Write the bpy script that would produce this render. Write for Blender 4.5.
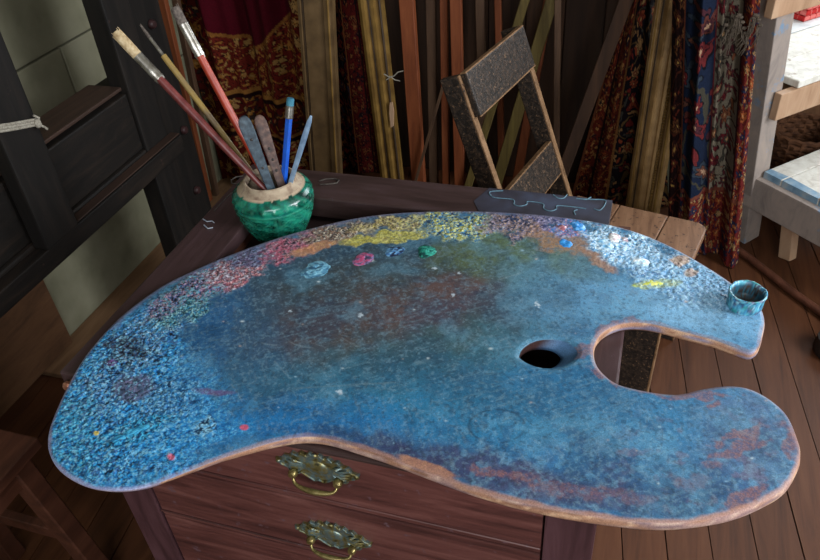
import bpy, bmesh, math, random
import numpy as np
from mathutils import Vector, Matrix
from mathutils.geometry import delaunay_2d_cdt

for o in list(bpy.data.objects):
    bpy.data.objects.remove(o, do_unlink=True)
SC = bpy.context.scene
COL = SC.collection
random.seed(7)
PI = math.pi

# ------------------------------------------------------------------ camera
FPX = 740.0
NAD = np.array([74.0, 951.0])                 # nadir vanishing point from the image centre
_dn = np.array([NAD[0], NAD[1], FPX]); _dn /= np.linalg.norm(_dn)
_up = -_dn
_dy = np.array([290.0, (-FPX * FPX - NAD[0] * 290.0) / NAD[1], FPX]); _dy /= np.linalg.norm(_dy)
_dx = np.cross(_dy, _up); _dx /= np.linalg.norm(_dx)
ROT = np.stack([_dx, _dy, _up])               # camera vector -> world vector
CAM = np.array([0.0, 0.0, 1.37])
cam_d = bpy.data.cameras.new('camera')
cam = bpy.data.objects.new('camera', cam_d)
COL.objects.link(cam)
cam_d.sensor_fit = 'HORIZONTAL'
cam_d.sensor_width = 36.0
cam_d.lens = FPX / 820.0 * 36.0
cam_d.clip_start = 0.02
_m = np.stack([ROT @ [1, 0, 0], ROT @ [0, -1, 0], ROT @ [0, 0, -1]], axis=1)
M4 = Matrix.Identity(4)
for i in range(3):
    for j in range(3):
        M4[i][j] = float(_m[i, j])
    M4[i][3] = float(CAM[i])
cam.matrix_world = M4
SC.camera = cam

def ray(px, py):
    return ROT @ np.array([px - 410.0, py - 280.0, FPX])
def hit(px, py, axis, val):
    r = ray(px, py)
    t = (val - CAM[axis]) / r[axis]
    return CAM + r * t
def hz(px, py, z): return hit(px, py, 2, z)
def hy(px, py, y): return hit(px, py, 1, y)
def hx(px, py, x): return hit(px, py, 0, x)
def hpl(px, py, p, n):
    r = ray(px, py); p = np.array(p, float); n = np.array(n, float)
    return CAM + r * (((p - CAM) @ n) / (r @ n))
def proj_many(P):
    c = (P - CAM) @ ROT
    return np.stack([c[:, 0] / c[:, 2] * FPX + 410, c[:, 1] / c[:, 2] * FPX + 280], axis=1)

# ------------------------------------------------------------------ light
SC.view_settings.view_transform = 'Standard'
SC.view_settings.look = 'None'
SC.view_settings.gamma = 1.0
SC.view_settings.use_curve_mapping = False
SC.view_settings.exposure = 0.0
w = bpy.data.worlds.new('sky'); SC.world = w
w.use_nodes = True
w.node_tree.nodes['Background'].inputs['Color'].default_value = (0.62, 0.78, 1.0, 1)
w.node_tree.nodes['Background'].inputs['Strength'].default_value = 1.2

def area(name, loc, target, sx, sy, power, color):
    d = bpy.data.lights.new(name, 'AREA')
    d.shape = 'RECTANGLE'; d.size = sx; d.size_y = sy; d.energy = power; d.color = color
    o = bpy.data.objects.new(name, d); COL.objects.link(o)
    o.location = loc
    o.rotation_euler = (Vector(target) - Vector(loc)).to_track_quat('-Z', 'Y').to_euler()
    return o
# daylight entering by the three windows of the studio
area('window_daylight_front', (0.55, -1.62, 1.75), (0.35, 0.4, 0.9), 1.5, 1.2, 52, (0.95, 0.97, 1.0))
area('window_daylight_alcove', (1.05, 3.02, 1.35), (0.75, 2.0, 0.55), 0.95, 1.1, 28, (0.90, 0.95, 1.0))
area('window_daylight_right', (1.98, 0.75, 1.65), (0.2, 0.75, 0.8), 1.2, 1.2, 85, (0.92, 0.96, 1.0))

# ------------------------------------------------------------------ colour and noise helpers
def lin(c):
    c = np.asarray(c, float) / 255.0
    return np.where(c <= 0.04045, c / 12.92, ((c + 0.055) / 1.055) ** 2.4)
def L4(c): return tuple(float(v) for v in lin(c)) + (1.0,)
_rng = np.random.RandomState(3)
_TAB = _rng.rand(512, 512)
def vn(x, y, s=0):
    x = x + 17.3 * s + 100; y = y + 31.7 * s + 100
    xi = np.floor(x).astype(int); yi = np.floor(y).astype(int)
    fx = x - xi; fy = y - yi
    fx = fx * fx * (3 - 2 * fx); fy = fy * fy * (3 - 2 * fy)
    a = _TAB[xi & 511, yi & 511]; b = _TAB[(xi + 1) & 511, yi & 511]
    c = _TAB[xi & 511, (yi + 1) & 511]; d = _TAB[(xi + 1) & 511, (yi + 1) & 511]
    return (a * (1 - fx) + b * fx) * (1 - fy) + (c * (1 - fx) + d * fx) * fy
def fbm(x, y, s=0, o=4, g=0.5):
    t = 0; a = 1; n = 0
    for i in range(o):
        t = t + a * vn(x, y, s + i * 3); n += a
        a *= g; x = x * 2.03; y = y * 2.03
    return t / n
def eq(n, sd=0.13):
    return np.clip(0.5 + 0.5 * np.tanh((n - 0.5) / sd * 0.8), 0, 0.9999)
def sm(a, b, x):
    t = np.clip((x - a) / (b - a), 0, 1)
    return t * t * (3 - 2 * t)

# ------------------------------------------------------------------ materials
MATS = {}
def newmat(name, rough=0.6, spec=0.4, metal=0.0):
    m = bpy.data.materials.new(name); m.use_nodes = True
    nt = m.node_tree
    b = nt.nodes['Principled BSDF']
    b.inputs['Roughness'].default_value = rough
    b.inputs['Specular IOR Level'].default_value = spec
    b.inputs['Metallic'].default_value = metal
    MATS[name] = m
    return m, nt, b
def ramp(nt, stops):
    r = nt.nodes.new('ShaderNodeValToRGB')
    e = r.color_ramp.elements
    while len(e) < len(stops): e.new(0.5)
    for i, (p, c) in enumerate(stops):
        e[i].position = p; e[i].color = L4(c)
    return r
def mat_wood(name, cols, scale=6, stretch=(1, 1, 12), rough=0.6, spec=0.35, bump=0.25, vary=0.25, detail=7, speck=None):
    """stretched-noise wood; the grain runs along the axis with the SMALLEST stretch value"""
    m, nt, b = newmat(name, rough, spec)
    N = nt.nodes.new; lk = nt.links.new
    tc = N('ShaderNodeTexCoord'); mp = N('ShaderNodeMapping')
    mp.inputs['Scale'].default_value = [scale * s for s in stretch]
    lk(tc.outputs['Object'], mp.inputs['Vector'])
    oi = N('ShaderNodeObjectInfo')
    ad = N('ShaderNodeVectorMath'); ad.operation = 'ADD'
    sc = N('ShaderNodeVectorMath'); sc.operation = 'SCALE'; sc.inputs['Scale'].default_value = 37.0
    cx = N('ShaderNodeCombineXYZ')
    for k in range(3): lk(oi.outputs['Random'], cx.inputs[k])
    lk(cx.outputs[0], sc.inputs[0]); lk(mp.outputs[0], ad.inputs[0]); lk(sc.outputs[0], ad.inputs[1])
    no = N('ShaderNodeTexNoise'); no.inputs['Scale'].default_value = 1.0; no.inputs['Detail'].default_value = detail
    no.inputs['Roughness'].default_value = 0.65; no.inputs['Distortion'].default_value = 0.6
    lk(ad.outputs[0], no.inputs['Vector'])
    n = len(cols)
    r = ramp(nt, [(0.28 + 0.44 * i / (n - 1), c) for i, c in enumerate(cols)])
    lk(no.outputs['Fac'], r.inputs['Fac'])
    last = r.outputs['Color']
    if speck:
        n2 = N('ShaderNodeTexNoise'); n2.inputs['Scale'].default_value = speck[1]; n2.inputs['Detail'].default_value = 5
        n2.inputs['Roughness'].default_value = 0.7
        lk(tc.outputs['Object'], n2.inputs['Vector'])
        r2 = ramp(nt, [(speck[2], (0, 0, 0)), (speck[2] + 0.06, (255, 255, 255))])
        lk(n2.outputs['Fac'], r2.inputs['Fac'])
        mx = N('ShaderNodeMix'); mx.data_type = 'RGBA'
        lk(r2.outputs['Color'], mx.inputs['Factor']); lk(last, mx.inputs['A'])
        mx.inputs['B'].default_value = L4(speck[0])
        last = mx.outputs['Result']
    hs = N('ShaderNodeHueSaturation')
    ma = N('ShaderNodeMapRange'); ma.inputs['To Min'].default_value = 1 - vary; ma.inputs['To Max'].default_value = 1 + vary
    lk(oi.outputs['Random'], ma.inputs['Value']); lk(ma.outputs[0], hs.inputs['Value'])
    lk(last, hs.inputs['Color']); lk(hs.outputs[0], b.inputs['Base Color'])
    if bump:
        bp = N('ShaderNodeBump'); bp.inputs['Strength'].default_value = bump; bp.inputs['Distance'].default_value = 0.002
        lk(no.outputs['Fac'], bp.inputs['Height']); lk(bp.outputs[0], b.inputs['Normal'])
    return m
def mat_noise(name, cols, scale=40, rough=0.5, spec=0.4, metal=0.0, bump=0.15, dist=0.001, detail=5, coat=0):
    m, nt, b = newmat(name, rough, spec, metal)
    N = nt.nodes.new; lk = nt.links.new
    tc = N('ShaderNodeTexCoord')
    no = N('ShaderNodeTexNoise'); no.inputs['Scale'].default_value = scale; no.inputs['Detail'].default_value = detail
    lk(tc.outputs['Object'], no.inputs['Vector'])
    n = len(cols)
    r = ramp(nt, [(0.3 + 0.4 * i / max(1, n - 1), c) for i, c in enumerate(cols)])
    lk(no.outputs['Fac'], r.inputs['Fac']); lk(r.outputs['Color'], b.inputs['Base Color'])
    if bump:
        bp = N('ShaderNodeBump'); bp.inputs['Strength'].default_value = bump; bp.inputs['Distance'].default_value = dist
        lk(no.outputs['Fac'], bp.inputs['Height']); lk(bp.outputs[0], b.inputs['Normal'])
    if coat: b.inputs['Coat Weight'].default_value = coat
    return m
def mat_attr(name, rough=0.5, spec=0.4, fine=900, amt=0.25, bump=0.3, dist=0.0006):
    """colour stored per point, with a fine procedural mottling and relief over it"""
    m, nt, b = newmat(name, rough, spec)
    N = nt.nodes.new; lk = nt.links.new
    at = N('ShaderNodeAttribute'); at.attribute_name = 'Col'
    tc = N('ShaderNodeTexCoord')
    no = N('ShaderNodeTexNoise'); no.inputs['Scale'].default_value = fine; no.inputs['Detail'].default_value = 3
    lk(tc.outputs['Object'], no.inputs['Vector'])
    ma = N('ShaderNodeMapRange'); ma.inputs['From Min'].default_value = 0.25; ma.inputs['From Max'].default_value = 0.75
    ma.inputs['To Min'].default_value = 1 - amt; ma.inputs['To Max'].default_value = 1 + amt
    lk(no.outputs['Fac'], ma.inputs['Value'])
    hs = N('ShaderNodeHueSaturation'); lk(ma.outputs[0], hs.inputs['Value']); lk(at.outputs['Color'], hs.inputs['Color'])
    lk(hs.outputs[0], b.inputs['Base Color'])
    bp = N('ShaderNodeBump'); bp.inputs['Strength'].default_value = bump; bp.inputs['Distance'].default_value = dist
    lk(no.outputs['Fac'], bp.inputs['Height']); lk(bp.outputs[0], b.inputs['Normal'])
    return m

mat_wood('floor_wood', [(54, 28, 13), (75, 42, 22), (87, 52, 30)], 3, (14, 1, 1), 0.6, 0.3, 0.2, 0.12)
mat_noise('pale_plaster', [(104, 102, 82), (120, 117, 96), (130, 127, 106)], 9, 0.85, 0.2, 0, 0.3, 0.002)
mat_wood('dark_wall', [(34, 22, 15), (48, 32, 22), (60, 40, 27)], 4, (8, 8, 0.8), 0.75, 0.2, 0.2, 0.3)
mat_noise('ceiling_paint', [(150, 145, 130), (165, 160, 146)], 8, 0.9, 0.2, 0, 0.1)
mat_noise('white_paint', [(170, 172, 172), (200, 202, 202), (212, 212, 208)], 14, 0.6, 0.3, 0, 0.1)
mat_wood('chest_wood', [(44, 24, 24), (86, 50, 46), (112, 72, 66)], 4.5, (1.2, 9, 12), 0.42, 0.45, 0.25, 0.1, speck=((92, 70, 76), 55, 0.62))
mat_wood('chest_frame', [(38, 26, 24), (58, 42, 40), (70, 54, 56)], 4.5, (1.2, 9, 12), 0.42, 0.45, 0.25, 0.05, speck=((112, 108, 130), 70, 0.68))
mat_wood('chest_side', [(40, 27, 27), (60, 42, 43), (73, 54, 57)], 4.5, (9, 1.2, 12), 0.42, 0.45, 0.25, 0.05, speck=((112, 108, 130), 70, 0.70))
mat_wood('chest_stile', [(46, 28, 31), (72, 46, 50), (88, 60, 65)], 4.5, (10, 10, 1.2), 0.42, 0.45, 0.25, 0.05, speck=((112, 108, 130), 70, 0.70))
mat_noise('tray_dark', [(30, 18, 18), (44, 28, 28)], 30, 0.7, 0.2)
mat_noise('brass', [(100, 90, 58), (160, 144, 92), (194, 178, 124)], 120, 0.32, 0.5, 0.85, 0.3, 0.001)
mat_noise('copper', [(150, 96, 74), (190, 140, 116)], 80, 0.35, 0.5, 0.5, 0.1)
mat_noise('teal_smear', [(40, 104, 110), (70, 140, 146)], 200, 0.5)
mat_noise('brass_patina', [(66, 64, 44), (130, 120, 74), (110, 134, 138), (164, 152, 100)], 90, 0.4, 0.5, 0.7, 0.5, 0.002)
mat_wood('black_wood', [(12, 10, 9), (21, 17, 14), (38, 29, 23)], 5, (9, 1, 9), 0.6, 0.25, 0.3, 0.1, speck=((58, 42, 36), 22, 0.67))
mat_wood('black_post', [(12, 10, 9), (20, 17, 15), (32, 26, 22)], 5, (9, 9, 1), 0.6, 0.25, 0.3, 0.1, speck=((58, 42, 36), 22, 0.69))
mat_wood('brown_worn', [(36, 24, 18), (52, 36, 28), (66, 46, 36)], 5, (9, 1, 9), 0.65, 0.3, 0.3, 0.1)
mat_wood('brown_board', [(66, 44, 28), (88, 60, 39), (102, 71, 47)], 4, (6, 1, 6), 0.7, 0.25, 0.2, 0.1)
mat_wood('tan_board', [(96, 70, 48), (122, 92, 66), (136, 104, 76)], 4, (6, 1, 6), 0.7, 0.25, 0.2, 0.1)
mat_wood('red_brown', [(58, 32, 22), (80, 46, 32), (96, 58, 42)], 5, (8, 1, 8), 0.55, 0.35, 0.25, 0.1)
mat_wood('stick_orange', [(88, 42, 22), (116, 60, 32), (132, 74, 42)], 5, (9, 9, 0.7), 0.6, 0.3, 0.15, 0.12)
mat_wood('stick_brown', [(58, 40, 28), (78, 56, 40), (92, 70, 52)], 5, (9, 9, 0.7), 0.65, 0.3, 0.15, 0.12)
mat_wood('stick_olive', [(60, 48, 22), (84, 70, 34), (100, 86, 44)], 5, (9, 9, 0.7), 0.65, 0.3, 0.15, 0.12)
mat_noise('gilt_dull', [(84, 64, 40), (102, 79, 50), (114, 90, 60)], 22, 0.5, 0.5, 0.15, 0.3, 0.002)
mat_noise('gilt_bright', [(104, 76, 36), (126, 96, 46), (142, 110, 56)], 22, 0.45, 0.5, 0.15, 0.3, 0.002)
mat_noise('gilt_window_lit', [(120, 92, 56), (146, 114, 72), (162, 130, 86)], 22, 0.45, 0.5, 0.15, 0.3, 0.002)  # brighter copy of the gilt, window light put into its colour
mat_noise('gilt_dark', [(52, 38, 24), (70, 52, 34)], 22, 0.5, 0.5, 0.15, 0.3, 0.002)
mat_wood('chair_black', [(16, 14, 13), (40, 33, 28), (84, 66, 52)], 26, (4, 4, 4), 0.5, 0.4, 1.0, 0.05, 10, speck=((118, 92, 70), 150, 0.59))
mat_wood('chair_edge', [(84, 60, 40), (122, 92, 64), (144, 112, 82)], 8, (4, 4, 4), 0.6, 0.3, 0.3, 0.05, speck=((36, 28, 24), 40, 0.6))
mat_wood('chair_seat', [(96, 68, 50), (128, 94, 70), (146, 112, 86)], 6, (9, 1, 9), 0.5, 0.4, 0.3, 0.05, speck=((48, 34, 30), 90, 0.585))
mat_wood('bench_white', [(176, 168, 156), (206, 202, 192), (222, 220, 212)], 4, (9, 9, 0.9), 0.6, 0.3, 0.25, 0.04, speck=((136, 112, 90), 16, 0.62))
mat_wood('bench_blue', [(122, 112, 106), (144, 132, 124), (158, 142, 130)], 6, (4, 4, 2), 0.6, 0.3, 0.25, 0.03, speck=((110, 134, 158), 10, 0.60))
mat_noise('bench_paint', [(96, 124, 146), (120, 148, 168), (150, 160, 166)], 40, 0.6, 0.3)
mat_wood('bench_tan', [(140, 108, 82), (168, 134, 106), (182, 152, 124)], 4, (5, 5, 1), 0.6, 0.3, 0.25, 0.05)
mat_noise('twine_dark', [(58, 50, 42), (84, 74, 64)], 300, 0.9, 0.1)
mat_noise('twine', [(120, 112, 100), (170, 164, 150)], 300, 0.8, 0.2)
mat_noise('wire', [(60, 56, 54), (104, 98, 92)], 100, 0.4, 0.5, 0.6, 0.1)
mat_noise('blue_line', [(70, 98, 112), (96, 126, 140)], 200, 0.6, 0.3)
mat_noise('blue_wash', [(42, 38, 44), (52, 52, 64), (60, 66, 84)], 24, 0.5, 0.4)
mat_noise('flake', [(110, 120, 140), (150, 154, 160)], 100, 0.6)
mat_noise('red_check', [(150, 40, 40), (190, 70, 66)], 60, 0.9, 0.1)
mat_noise('wicker', [(52, 30, 17), (72, 44, 26), (86, 55, 34)], 60, 0.7, 0.2)
mat_noise('handle_red', [(78, 30, 30), (98, 42, 40), (110, 54, 50)], 60, 0.35, 0.5)
mat_noise('handle_orange', [(126, 38, 20), (148, 48, 27), (158, 60, 36)], 60, 0.35, 0.5)
mat_noise('handle_gold', [(120, 100, 74), (150, 124, 70), (170, 138, 60)], 25, 0.4, 0.5)
mat_noise('ferrule', [(120, 114, 104), (176, 172, 164)], 90, 0.3, 0.5, 0.85)
mat_noise('bristle_cream', [(150, 126, 92), (180, 158, 122), (200, 182, 148)], 160, 0.8, 0.2)
mat_noise('bristle_dark', [(66, 58, 54), (110, 100, 92)], 260, 0.8, 0.2)
mat_noise('handle_slate', [(26, 34, 42), (42, 56, 66), (64, 80, 90)], 130, 0.5, 0.4)
mat_noise('handle_brown', [(46, 30, 25), (74, 50, 42), (104, 78, 64)], 130, 0.5, 0.4)
mat_noise('pencil_blue', [(16, 62, 150), (24, 84, 180)], 60, 0.3, 0.5)
mat_noise('eraser_teal', [(40, 92, 112), (66, 120, 138)], 100, 0.8, 0.2)
mat_noise('blade', [(112, 136, 164), (150, 176, 200)], 90, 0.4, 0.5, 0.3)
mat_noise('iron_dark', [(24, 20, 18), (44, 36, 32)], 60, 0.5, 0.4)
mat_noise('peg_red', [(34, 18, 18), (52, 28, 28)], 60, 0.5, 0.4)
mat_noise('glass_pane', [(200, 214, 226), (216, 226, 236)], 3, 0.1, 0.5)

# ------------------------------------------------------------------ mesh helpers
def tag(o, label, cat, group=None):
    o['label'] = label; o['category'] = cat
    if group: o['group'] = group
    return o
def link_mesh(name, me, mat, parent=None, smooth=False):
    o = bpy.data.objects.new(name, me); COL.objects.link(o)
    if mat is not None:
        me.materials.clear(); me.materials.append(MATS[mat] if isinstance(mat, str) else mat)
    if smooth:
        me.polygons.foreach_set('use_smooth', [True] * len(me.polygons))
    if parent is not None: o.parent = parent
    return o
def empty(name, loc, label=None, cat=None, group=None, rz=0.0):
    o = bpy.data.objects.new(name, None); COL.objects.link(o)
    o.location = loc; o.rotation_euler = (0, 0, rz)
    o.empty_display_size = 0.05
    if label: tag(o, label, cat, group)
    return o
class MB:
    """collects shapes in world coordinates; build() links ONE mesh, stored about its parent's base"""
    def __init__(s): s.bm = bmesh.new()
    def hexa(s, P, bevel=0.0, seg=1):
        """8 corners: bottom four then top four"""
        b = bmesh.new()
        v = [b.verts.new(Vector([float(q) for q in p])) for p in P]
        for f in ((3, 2, 1, 0), (4, 5, 6, 7), (0, 1, 5, 4), (1, 2, 6, 5), (2, 3, 7, 6), (3, 0, 4, 7)):
            b.faces.new([v[i] for i in f])
        bmesh.ops.recalc_face_normals(b, faces=b.faces)
        if bevel: bmesh.ops.bevel(b, geom=list(b.edges), offset=bevel, segments=seg, profile=0.6, affect='EDGES')
        s.merge(b); return s
    def merge(s, b):
        me = bpy.data.meshes.new('t'); b.to_mesh(me); b.free(); s.bm.from_mesh(me); bpy.data.meshes.remove(me)
    def box(s, lo, hi, bevel=0.0, seg=1):
        x0, y0, z0 = lo; x1, y1, z1 = hi
        return s.hexa([(x0, y0, z0), (x1, y0, z0), (x1, y1, z0), (x0, y1, z0), (x0, y0, z1), (x1, y0, z1), (x1, y1, z1), (x0, y1, z1)], bevel, seg)
    def beam(s, a, b, u, wu, wv, bevel=0.0, seg=1, taper=1.0):
        """bar from a to b; u = rough side direction with width wu, wv the other way"""
        a = Vector([float(q) for q in a]); b = Vector([float(q) for q in b]); d = (b - a).normalized()
        u = Vector([float(q) for q in u]); u = (u - d * u.dot(d)).normalized(); v = d.cross(u)
        P = []
        for c, k in ((a, 1.0), (b, taper)):
            for su, sv in ((-1, -1), (1, -1), (1, 1), (-1, 1)):
                P.append(c + u * (su * wu / 2 * k) + v * (sv * wv / 2 * k))
        return s.hexa(P, bevel, seg)
    def prism(s, pts, off, bevel=0.0, seg=1):
        """closed polygon of 3-D points swept by the vector off"""
        b = bmesh.new()
        off = Vector([float(q) for q in off])
        A = [b.verts.new(Vector([float(q) for q in p])) for p in pts]
        B = [b.verts.new(v.co + off) for v in A]
        n = len(A)
        b.faces.new(A); b.faces.new(B[::-1])
        for i in range(n): b.faces.new([A[i], A[(i + 1) % n], B[(i + 1) % n], B[i]])
        bmesh.ops.recalc_face_normals(b, faces=b.faces)
        if bevel:
            bmesh.ops.bevel(b, geom=[e for e in b.edges], offset=bevel, segments=seg, profile=0.6, affect='EDGES')
        s.merge(b); return s
    def tube(s, pts, r, n=10, closed=False, caps=True, flat=1.0, updir=None):
        pts = [Vector([float(q) for q in p]) for p in pts]
        m = len(pts)
        R = r if isinstance(r, (list, tuple)) else [r] * m
        rings = []; pu = None
        for i, p in enumerate(pts):
            if closed: d = (pts[(i + 1) % m] - pts[i - 1])
            else: d = pts[min(i + 1, m - 1)] - pts[max(i - 1, 0)]
            d.normalize()
            if pu is None:
                ref = Vector(updir) if updir is not None else (Vector((0, 0, 1)) if abs(d.z) < 0.9 else Vector((1, 0, 0)))
                u = (ref - d * ref.dot(d)).normalized()
            else: u = (pu - d * pu.dot(d)).normalized()
            pu = u; v = d.cross(u)
            rings.append([s.bm.verts.new(p + (u * math.cos(2 * PI * k / n) + v * (math.sin(2 * PI * k / n) * flat)) * R[i]) for k in range(n)])
        for i in range(m if closed else m - 1):
            a, b = rings[i], rings[(i + 1) % m]
            for k in range(n): s.bm.faces.new([a[k], a[(k + 1) % n], b[(k + 1) % n], b[k]])
        if caps and not closed:
            s.bm.faces.new(rings[0][::-1]); s.bm.faces.new(rings[-1])
        return s
    def lathe(s, c, prof, n=32, axis=(0, 0, 1), relief=None):
        """prof: list of (radius, height) about the point c"""
        ax = Vector(axis).normalized(); ref = Vector((1, 0, 0)) if abs(ax.x) < 0.9 else Vector((0, 1, 0))
        u = (ref - ax * ref.dot(ax)).normalized(); v = ax.cross(u); c = Vector([float(q) for q in c])
        rings = []
        for (r, h) in prof:
            if r < 1e-6: rings.append([s.bm.verts.new(c + ax * h)])
            else:
                rg = []
                for k in range(n):
                    t = 2 * PI * k / n
                    rr = r + (relief(t, h) if relief else 0)
                    rg.append(s.bm.verts.new(c + ax * h + (u * math.cos(t) + v * math.sin(t)) * rr))
                rings.append(rg)
        for a, b in zip(rings, rings[1:]):
            if len(a) == 1 and len(b) == 1: continue
            for k in range(n):
                k2 = (k + 1) % n
                if len(a) == 1: s.bm.faces.new([a[0], b[k2], b[k]])
                elif len(b) == 1: s.bm.faces.new([a[k], a[k2], b[0]])
                else: s.bm.faces.new([a[k], a[k2], b[k2], b[k]])
        return s
    def ball(s, c, r, sx=1, sy=1, sz=1, n=12, axes=None):
        c = Vector([float(q) for q in c]); A = axes or (Vector((1, 0, 0)), Vector((0, 1, 0)), Vector((0, 0, 1)))
        rings = []
        h = n // 2
        for i in range(h + 1):
            t = PI * i / h
            if i in (0, h): rings.append([s.bm.verts.new(c + A[2] * (math.cos(t) * r * sz))]); continue
            rings.append([s.bm.verts.new(c + A[0] * (math.sin(t) * math.cos(2 * PI * k / n) * r * sx) + A[1] * (math.sin(t) * math.sin(2 * PI * k / n) * r * sy) + A[2] * (math.cos(t) * r * sz)) for k in range(n)])
        for a, b in zip(rings, rings[1:]):
            for k in range(n):
                k2 = (k + 1) % n
                if len(a) == 1: s.bm.faces.new([a[0], b[k], b[k2]])
                elif len(b) == 1: s.bm.faces.new([a[k2], a[k], b[0]])
                else: s.bm.faces.new([a[k2], a[k], b[k], b[k2]])
        return s
    def build(s, name, mat, parent=None, smooth=False, origin=None):
        bmesh.ops.recalc_face_normals(s.bm, faces=s.bm.faces)
        me = bpy.data.meshes.new(name)
        base = Vector((0, 0, 0))
        p = parent
        while p is not None:
            base += p.location; p = p.parent
        if origin is not None: loc = Vector([float(q) for q in origin]) - base
        elif parent is None:
            zs = [v.co for v in s.bm.verts]
            loc = Vector(((min(v.x for v in zs) + max(v.x for v in zs)) / 2, (min(v.y for v in zs) + max(v.y for v in zs)) / 2, min(v.z for v in zs)))
        else: loc = Vector((0, 0, 0))
        bmesh.ops.translate(s.bm, verts=s.bm.verts, vec=-(base + loc))
        s.bm.to_mesh(me); s.bm.free()
        o = link_mesh(name, me, mat, parent, smooth)
        o.location = loc
        if smooth:
            try: me.set_sharp_from_angle(angle=math.radians(40))
            except Exception: pass
        return o
def attr_mesh(name, V, F, C, mat, parent=None, smooth=True, loc=(0, 0, 0)):
    """mesh from numpy arrays with a colour per point"""
    me = bpy.data.meshes.new(name)
    V = np.asarray(V, float) - np.asarray(loc, float)
    me.from_pydata(V.tolist(), [], F)
    a = me.color_attributes.new('Col', 'FLOAT_COLOR', 'POINT')
    c4 = np.ones((len(V), 4), np.float32); c4[:, :3] = np.clip(C, 0, 1)
    a.data.foreach_set('color', c4.ravel())
    o = link_mesh(name, me, mat, parent, smooth)
    p = Vector((0, 0, 0)); q = parent
    while q is not None: p += q.location; q = q.parent
    o.location = Vector([float(t) for t in loc]) - p
    return o
def pick(n, cols, sharp=0.5):
    """n in 0..1 -> colour chosen from the list, with short blends between neighbours"""
    A = np.array([lin(c) for c in cols]); k = len(A)
    t = n * k; i = np.minimum(t.astype(int), k - 1); f = t - i
    j = np.minimum(i + 1, k - 1)
    f = sm(1 - sharp, 1.0, f)[:, None] * 0.5 if False else sm(1 - sharp, 1.0, f)[:, None]
    return A[i] * (1 - f) + A[j] * f

# ================================================================== THE ROOM
X0, X1, Y0, Y1, ZC = -1.46, 1.95, -1.60, 3.05, 2.5
YB = 2.32                                     # dark boarded back wall, it stops at the alcove
XA = 0.10
def struct(o):
    o['kind'] = 'structure'; return o
def clip_rect(poly, x0, x1, y0, y1):
    def cl(P, f, it):
        out = []
        for i in range(len(P)):
            a, b = P[i - 1], P[i]
            if f(b):
                if not f(a): out.append(it(a, b))
                out.append(b)
            elif f(a): out.append(it(a, b))
        return out
    def ix(v):
        return lambda a, b: (v, a[1] + (b[1] - a[1]) * (v - a[0]) / (b[0] - a[0]))
    def iy(v):
        return lambda a, b: (a[0] + (b[0] - a[0]) * (v - a[1]) / (b[1] - a[1]), v)
    for f, it in ((lambda p: p[0] >= x0, ix(x0)), (lambda p: p[0] <= x1, ix(x1)), (lambda p: p[1] >= y0, iy(y0)), (lambda p: p[1] <= y1, iy(y1))):
        if poly: poly = cl(poly, f, it)
    return poly
floor = struct(MB().box((X0 - .1, Y0 - .1, -0.06), (X1 + .1, Y1 + .1, -0.022)).build('floor', 'tray_dark', origin=(0, 0, 0)))
fa = math.radians(-7); fd = np.array([math.sin(fa), math.cos(fa)]); fn = np.array([fd[1], -fd[0]])
pw = 0.087
for i in range(-26, 30):
    a = i * pw + 0.0012 + 0.02; b = (i + 1) * pw - 0.0012 + 0.02
    P = [tuple(fn * a - fd * 4), tuple(fn * b - fd * 4), tuple(fn * b + fd * 6), tuple(fn * a + fd * 6)]
    P = clip_rect(P, X0, X1, Y0, Y1)
    if len(P) < 3: continue
    dz = -0.0008 * ((i * 7) % 3)
    o = MB().prism([(p[0], p[1], dz - 0.02) for p in P], (0, 0, 0.02)).build('plank', 'floor_wood', floor)
struct(MB().box((X0 - .1, Y0 - .1, ZC), (X1 + .1, Y1 + .1, ZC + .08)).build('ceiling', 'ceiling_paint', origin=(0, 0, ZC)))
# left wall: whitewashed wide boards on a dark backing
wl = struct(MB().box((X0 - 0.09, Y0, 0), (X0 - 0.022, YB + 0.05, ZC)).build('wall_left', 'dark_wall', origin=(X0, 0, 0)))
rows = [(0.002, 0.505, [-1.6, -0.6, 0.35, 1.175, 2.37]), (0.510, 0.722, [-1.6, -0.2, 0.7, 1.528, 2.37]), (0.727, 1.30, [-1.6, 0.0, 1.0, 2.37]),
        (1.305, 1.9, [-1.6, -0.5, 0.8, 1.9, 2.37]), (1.905, 2.498, [-1.6, 0.2, 1.4, 2.37])]
for z0, z1, ys in rows:
    for a, b in zip(ys, ys[1:]):
        MB().box((X0 - 0.022, a + 0.002, z0), (X0, b - 0.002, z1), 0.004, 2).build('board', 'pale_plaster', wl)
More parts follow.
